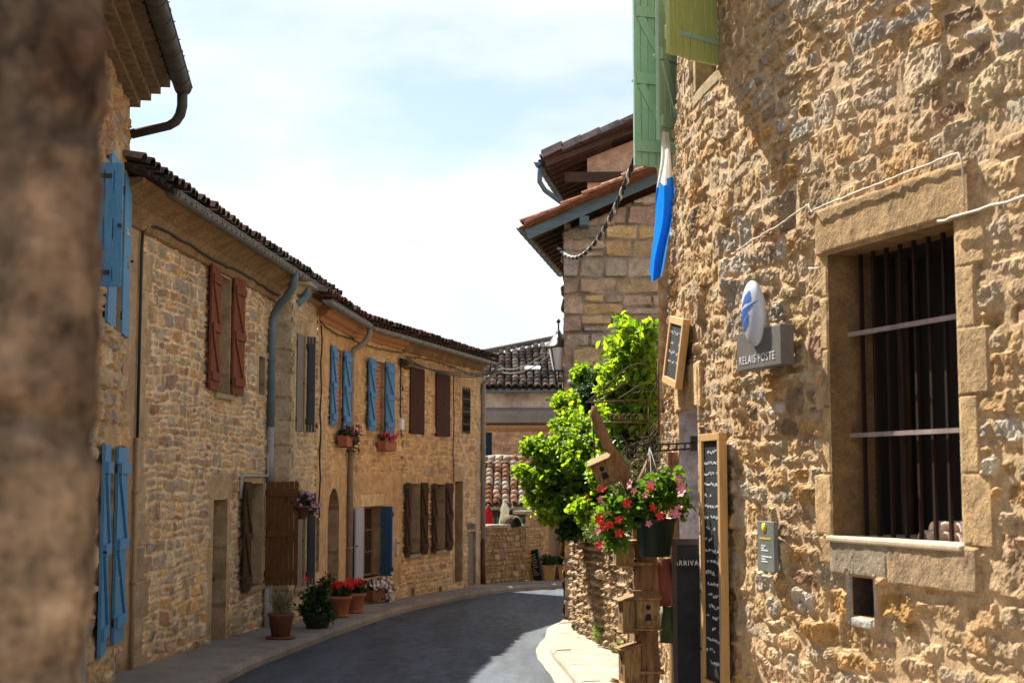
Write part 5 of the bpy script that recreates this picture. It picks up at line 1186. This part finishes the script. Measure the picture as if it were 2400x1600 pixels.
hung_tile((1.12, 10.40, .42), .12, .26, pmat('moss_green_paint', (.05, .08, .03), .6, (.035, .055, .02), 4), 'dark green painted roof tile hanging below the red one', 3)
# ---- rusty wrought iron sign frame
Y = 12.7; ip = lambda x, y: (lambda u, v_: (u*Y/(math.cos(R(5.42))-math.sin(R(5.42))*v_), Y, EYE+(math.sin(R(5.42))+math.cos(R(5.42))*v_)*Y/(math.cos(R(5.42))-math.sin(R(5.42))*v_)))((x-1176)/3267, (784-y)/3267)
mb = MB()
def smoothp(P, k=6):
    P = [Vector(p) for p in P]; o = []
    for i in range(len(P)-1):
        a, b, c, d = P[max(i-1, 0)], P[i], P[i+1], P[min(i+2, len(P)-1)]
        for t in range(k): t /= k; o.append(.5*((2*b)+(c-a)*t+(2*a-5*b+4*c-d)*t*t+(3*b-a-3*c+d)*t**3))
    return o+[P[-1]]
for pts in ([(1350, 922), (1400, 880), (1440, 845), (1474, 835), (1500, 850), (1509, 875), (1500, 898), (1485, 900)],):
    mb.tube(smoothp([ip(*p) for p in pts]), .008, 6)
for pts in ([(1512, 832), (1514, 1000)], [(1345, 924), (1514, 917)], [(1382, 970), (1492, 970)], [(1490, 917), (1493, 1040)], [(1360, 922), (1367, 1070)], [(1350, 922), (1415, 895), (1440, 870)]):
    mb.tube([ip(*p) for p in pts], .0085, 6)
for k in range(6):
    x = 1405+k*13; mb.tube(smoothp([ip(x, 968), ip(x-5, 958), ip(x+2, 950), ip(x+8, 956), ip(x+4, 963)]), .005, 5)
mb.tube(smoothp([ip(1420, 915), ip(1440, 903), ip(1468, 885), ip(1470, 898), ip(1455, 903)]), .006, 5)
o = mb.build('wrought_iron_frame', RUST); props(o, 'rusty wrought iron sign frame with scrolls in front of the leafy shrub', 'sign frame')
# tangled wire / dry twigs at the wall end
# ---- flag
def flag():
    H = MB(); n, m_ = 22, 18; V = []; FM = []
    for i in range(n+1):
        t = i/n; z = 4.52-1.22*t
        for j in range(m_+1):
            s = j/m_-.5; wd = .035+.125*sstep(.0, .5, t)-.085*sstep(.62, 1, t)+.02*math.sin(t*9)
            V.append((1.30+.03*math.sin(t*3.4)-.085*t+s*wd+.010*math.sin(t*13+s*3), 11.85+.055*math.sin(s*8+t*3.5)*min(1, t*2+.25)+.006*math.sin(s*23+t*5), z-.16*t*t*(.5-abs(s+.22))-.05*t*(s*2)))
    F = [(i*(m_+1)+j, i*(m_+1)+j+1, (i+1)*(m_+1)+j+1, (i+1)*(m_+1)+j) for i in range(n) for j in range(m_)]
    mi = [0 if i+j*.12 < n*.38 else (1 if j < m_*.5 or True else 2) for i in range(n) for j in range(m_)]
    bl_ = cloth('blue_cloth', (.015, .22, .75)); o = npmesh('flag', V, F, [cloth('white_cloth', (.78, .78, .76)), bl_], None, mi=mi); props(o, 'white and blue flag hanging limp below the green shutters', 'flag')
flag()

# ================================================================== potted plants on the left
def pot(M, prof, mat, parent, name='pot', n=22): mb = MB(M); mb.lathe(prof, n); return mb.build(name, mat, parent)
def terr(x, y, lab, s=1.0):
    z = gz(y)+.125; c = Vector((x, y, z)); H = thing('geranium_pot', lab, 'flower pot', c, 'terracotta geranium pots'); T = Matrix.Translation(c) @ Matrix.Scale(s, 4)
    pot(T, [(0, .03), (.13, .03), (.135, .04), (.185, .30), (.21, .31), (.215, .36), (.195, .37), (.18, .34), (0, .33)], TERRA, H)
    pot(T, [(0, 0), (.16, 0), (.17, .035), (.155, .035), (.0, .03)], TERRA, H, 'saucer')
    r = np.random.default_rng(int(y*10)); P = blob((x, y, z+.44*s), (.17*s, .17*s, .12*s), 500, r, .3); leaves('foliage', P, .07, LEAFD, H, 3, aspect=.9)
    P = blob((x, y, z+.54*s), (.19*s, .16*s, .07*s), 60, r, .6); P = [p for p in P if p[2] > z+.46*s]; flowers('flowers', P, .085, FRED, H, 5, face=(.2, -.7, .6))
terr(-2.62, 22.0, 'nearer of two terracotta pots of bright red geraniums by the arched door', .85)
terr(-2.50, 22.95, 'farther terracotta pot of red geraniums just below the downpipe', .84)
c = Vector((-2.68, 19.85, gz(19.85)+.12)); H = thing('bush_pot', 'bushy dark green plant in a low dark pot beside the red geraniums', 'plant pot', c)
pot(Matrix.Translation(c), [(0, 0), (.15, 0), (.20, .18), (.21, .21), (.18, .21), (0, .19)], pmat('dark_pot', (.03, .04, .03), .7), H)
r = np.random.default_rng(77); P = np.concatenate([blob(c+Vector((0, 0, .22)), (.235, .235, .19), 1500, r, .6), blob(c+Vector((-.02, 0, .42)), (.20, .20, .16), 700, r, .4), blob(c+Vector((.12, -.1, .62)), (.1, .1, .1), 160, r, .3)]); leaves('foliage', P, .055, LEAFD, H, 8)
flowers('flowers', [c+Vector((-.16, -.15, .66)), c+Vector((-.12, -.1, .69))], .08, FRED, H)
c = Vector((-2.90, 18.1, gz(18.1)+.12)); H = thing('grass_pot', 'dark terracotta pot of thin grassy leaves below the open wooden shutter', 'plant pot', c)
pot(Matrix.Translation(c), [(0, .02), (.115, .02), (.155, .27), (.168, .28), (.168, .31), (.145, .31), (0, .29)], DTERRA, H); pot(Matrix.Translation(c), [(0, 0), (.18, 0), (.19, .025), (0, .02)], DTERRA, H, 'saucer')
mb = MB(); rr = random.Random(12)
for k in range(150):
    a = rr.uniform(0, 6.28); l = rr.uniform(.12, .28); h_ = rr.uniform(.16, .34); x = c.x+rr.uniform(-.08, .08); y = c.y+rr.uniform(-.08, .08); z = c.z+.33; wv = Vector((-math.sin(a), math.cos(a), 0))*.006
    P_ = [Vector((x, y, z)), Vector((x+math.cos(a)*l*.35, y+math.sin(a)*l*.35, z+h_*.6)), Vector((x+math.cos(a)*l*.75, y+math.sin(a)*l*.75, z+h_*.8)), Vector((x+math.cos(a)*l*1.1, y+math.sin(a)*l*1.1, z+h_*.55))]
    V = []; 
    for i, p_ in enumerate(P_): V += [p_-wv*(1-.3*i), p_+wv*(1-.3*i)]
    mb.add(V, [(0, 1, 3, 2), (2, 3, 5, 4), (4, 5, 7, 6)])
mb.build('grass_leaves', pmat('dry_green_blades', (.16, .18, .07), .7, (.24, .2, .1), 9), H)
def box_planter(fac, s, z, w, lab, fl, extra=0, o=.13, seed=1, hang=0, name='window_box'):
    M = fac.M(s, z, o+.09); H = thing(name, lab, 'window box', M.translation); mb = MB(M)
    mb.prism([(-w/2+.02, 0), (w/2-.02, 0), (w/2, .16), (-w/2, .16)], 0, .15); mb.box(-w/2-.008, w/2+.008, -.008, .158, .155, .175); mb.build('box', TERRA if seed != 3 else DTERRA, H, bevel=.004)
    r = np.random.default_rng(seed); c = M @ Vector((0, .07, .24)); X = M.to_3x3() @ Vector((1, 0, 0)); P = blob((0, 0, 0), (w*.5, .13, .10), 450, r, .2)
    Q = [np.array(c)+np.array(X)*p[0]+np.array([X.y, -X.x, 0])*p[1]+np.array([0, 0, p[2]]) for p in P]
    if hang: Q += [np.array(M @ Vector((w*.5+p[0], p[1], .12+p[2]))) for p in blob((0, 0, 0), (.13, .14, .28), 380, r, .2)]
    leaves('foliage', np.array(Q), .05, LEAFD, H, seed); rr = random.Random(seed)
    k = 26+extra; S_ = [Q[rr.randrange(len(Q))] for _ in range(k*len(fl))]
    for i, m_ in enumerate(fl): flowers('flowers', [tuple(p+np.array([.05, -.05, .02])) for p in S_[i*k:(i+1)*k]], .052, m_, H, seed+i, face=(.5, -.8, .3))
    mb = MB(M); mb.box(-w/2+.06, -w/2+.075, 0, .22, -.01, .0); mb.box(w/2-.075, w/2-.06, 0, .22, -.01, .0); mb.build('bracket', IRON, H)
box_planter(FC, 1.66, 2.10, .58, 'terracotta window box trailing dark purple flowers beneath the farther left blue shutters', [FMAG], seed=1, hang=1)
box_planter(FC, 1.60+q, 2.08, .62, 'terracotta window box of pink and red flowers beneath the blue shutters with brick infill', [FLIL, FRED], seed=2)
box_planter(FC, 1.15+q, -.56, .75, 'brown planter box overflowing with small white daisies under the lavender shutters', [FWHITE, FWHITE, FLIL], seed=3, extra=50, hang=1, o=.10)
c = Vector((-2.93, 19.95, 1.02)); H = hanging_pot(c, .14, .06, .16, 'hanging basket of lilac flowers in front of the narrow house', hang=tuple(c+Vector((-.1, .1, .55))), mat=DTERRA, name='hanging_basket')
r = np.random.default_rng(31); P = np.concatenate([blob(c+Vector((0, 0, .27)), (.17, .15, .13), 420, r, .2), blob(c+Vector((.14, 0, .17)), (.09, .1, .12), 150, r, .2)]); leaves('foliage', P, .05, LEAFD, H, 3)
rr = random.Random(3); flowers('flowers', [tuple(P[rr.randrange(len(P))]+np.array([.03, -.05, .03])) for _ in range(42)], .052, FLIL, H, 2, face=(.3, -.8, .3))

# ================================================================== vine tree and shrub on the right
def tree(name, lab, cat, base, blobs, size, mats, seed, trunk, group=None, down=.3, asp=.95):
    H = thing(name, lab, cat, base, group); mb = MB(); r = random.Random(seed)
    b = Vector(base); 
    for (c, rad, n, _) in blobs:
        c = Vector(c); m_ = b.lerp(c, .5)+Vector((r.uniform(-.1, .1), r.uniform(-.1, .1), .25)); mb.tube(smoothp([b, m_, c], 5), trunk, 7, trunk*.3)
        for k in range(5):
            e = c+Vector((r.uniform(-1, 1)*rad[0], r.uniform(-1, 1)*rad[1], r.uniform(-1, 1)*rad[2]))*.8; mb.tube([c, c.lerp(e, .5)+Vector((0, 0, .05)), e], trunk*.3, 5, .004)
    mb.build('trunk', BARK, H)
    g = np.random.default_rng(seed)
    for mi_ in range(len(mats)):
        P = [blob(c, rad, n, g, .35) for (c, rad, n, k) in blobs if k == mi_]
        if P: leaves('crown', np.concatenate(P), size, mats[mi_], H, seed+mi_, down=down, aspect=asp, flat=.35)
ap = lambda x, y, Y: Vector(((lambda u, v_: (u*Y/(.99553-.09446*v_), Y, EYE+(.09446+.99553*v_)*Y/(.99553-.09446*v_)))((x-1176)/3267, (784-y)/3267)))
def bb(lst):
    return [((ap(x, y, Y)), (rx*Y/3267, .45 if rx > 45 else .3, ry*Y/3267), n, k) for (x, y, Y, rx, ry, n, k) in lst]
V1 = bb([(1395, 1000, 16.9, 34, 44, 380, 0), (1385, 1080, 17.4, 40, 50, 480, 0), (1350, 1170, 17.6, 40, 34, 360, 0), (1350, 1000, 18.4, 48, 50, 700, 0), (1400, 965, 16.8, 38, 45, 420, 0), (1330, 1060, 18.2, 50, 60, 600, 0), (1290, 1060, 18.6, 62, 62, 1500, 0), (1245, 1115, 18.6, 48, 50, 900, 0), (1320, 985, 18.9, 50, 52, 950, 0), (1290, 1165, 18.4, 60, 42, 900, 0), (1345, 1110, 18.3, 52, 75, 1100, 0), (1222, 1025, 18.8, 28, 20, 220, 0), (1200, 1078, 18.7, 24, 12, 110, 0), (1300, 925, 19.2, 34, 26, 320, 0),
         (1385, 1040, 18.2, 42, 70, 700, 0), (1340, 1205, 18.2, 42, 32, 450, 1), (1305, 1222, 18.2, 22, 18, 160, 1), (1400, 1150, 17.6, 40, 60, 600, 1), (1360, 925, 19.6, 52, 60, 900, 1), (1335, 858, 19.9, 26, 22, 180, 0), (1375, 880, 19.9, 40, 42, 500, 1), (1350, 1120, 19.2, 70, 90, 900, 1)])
tree('vine_tree', 'broad leafy vine with bright backlit leaves spilling over the garden wall', 'vine', (1.15, 18.9, .84), [(c, rd, int(n*2.4), k) for c, rd, n, k in V1], .070, [LEAFB, LEAFD], 101, .07)  # second, darker leaf colour paints the shade inside and behind the crown
V2 = bb([(1450, 800, 15.2, 58, 50, 420, 0), (1430, 870, 15.2, 58, 55, 480, 0), (1480, 880, 15.0, 40, 80, 420, 0), (1475, 950, 15.0, 45, 45, 330, 0), (1420, 950, 15.2, 42, 40, 260, 0), (1426, 742, 15.2, 12, 22, 45, 0), (1488, 765, 15.0, 24, 26, 110, 0), (1395, 905, 15.4, 24, 30, 110, 0), (1455, 905, 15.8, 60, 90, 500, 1), (1470, 1010, 15.4, 50, 50, 300, 1)])
tree('garden_shrub', 'tall light green shrub with pointed leaves behind the wrought iron frame', 'shrub', (1.45, 15.4, .84), [(c, rd, int(n*2.3), k) for c, rd, n, k in V2], .092, [LEAFB, LEAFD], 131, .035, down=-.3, asp=.6)  # rear and lower blobs darkened too, shade put into the leaf colour
V3 = bb([(1400, 1195, 15.6, 42, 40, 420, 0), (1440, 1130, 15.0, 50, 60, 500, 0), (1480, 1090, 14.4, 35, 70, 420, 0), (1370, 1225, 16.6, 34, 22, 260, 0), (1480, 1190, 14.2, 40, 45, 320, 0)])
tree('ivy', 'small leaved grey green ivy on top of the garden wall behind the flowers', 'ivy', (1.35, 15.0, .84), V3, .05, [LEAFG], 151, .02)
# twigs
mb = MB(); rr = random.Random(8)
for k in range(70):
    a = ap(rr.uniform(1440, 1515), rr.uniform(1000, 1120), rr.uniform(13.4, 14.4)); b = a+Vector((rr.uniform(-.25, .2), rr.uniform(-.1, .1), rr.uniform(-.2, .25))); mb.tube(smoothp([a, a.lerp(b, .5)+Vector((rr.uniform(-.06, .06), 0, rr.uniform(-.06, .06))), b], 3), .005, 4)
o = mb.build('dry_twigs', BARK); props(o, 'tangle of bare dry twigs between the shrub and the house corner', 'twigs')
# weeds along the garden wall foot
def weed(x, y, n, h_, lab):
    z = gz(y)+.13; H = thing('weed', lab, 'weed', (x, y, z), 'weeds at the foot of the garden wall'); g = np.random.default_rng(int(y*7)); P = blob((x, y, z+h_*.45), (.08, .08, h_*.5), n, g, .1); leaves('leaves', P, .045, LEAF, H, 3, down=-.6, aspect=.35)
for (x, y, n, h_, lab) in ((1.00, 17.0, 90, .26, 'larger green weed tuft against the foot of the garden wall, nearer the vine'), (1.16, 15.7, 60, .18, 'small weed tuft at the wall foot nearer the birdhouses')): weed(x, y, n, h_, lab)
# fallen orange leaf
mb = MB(Matrix.Translation((.80, 17.9, gz(17.9)+.14)) @ Matrix.Rotation(.5, 4, 'Z')); mb.add([(0, 0, 0), (.03, .02, .012), (.07, 0, .004), (.03, -.02, .014)], [(0, 1, 2, 3)]); o = mb.build('fallen_leaf', pmat('orange_leaf', (.7, .3, .03), .7)); props(o, 'single orange fallen leaf on the pale pavement', 'leaf')
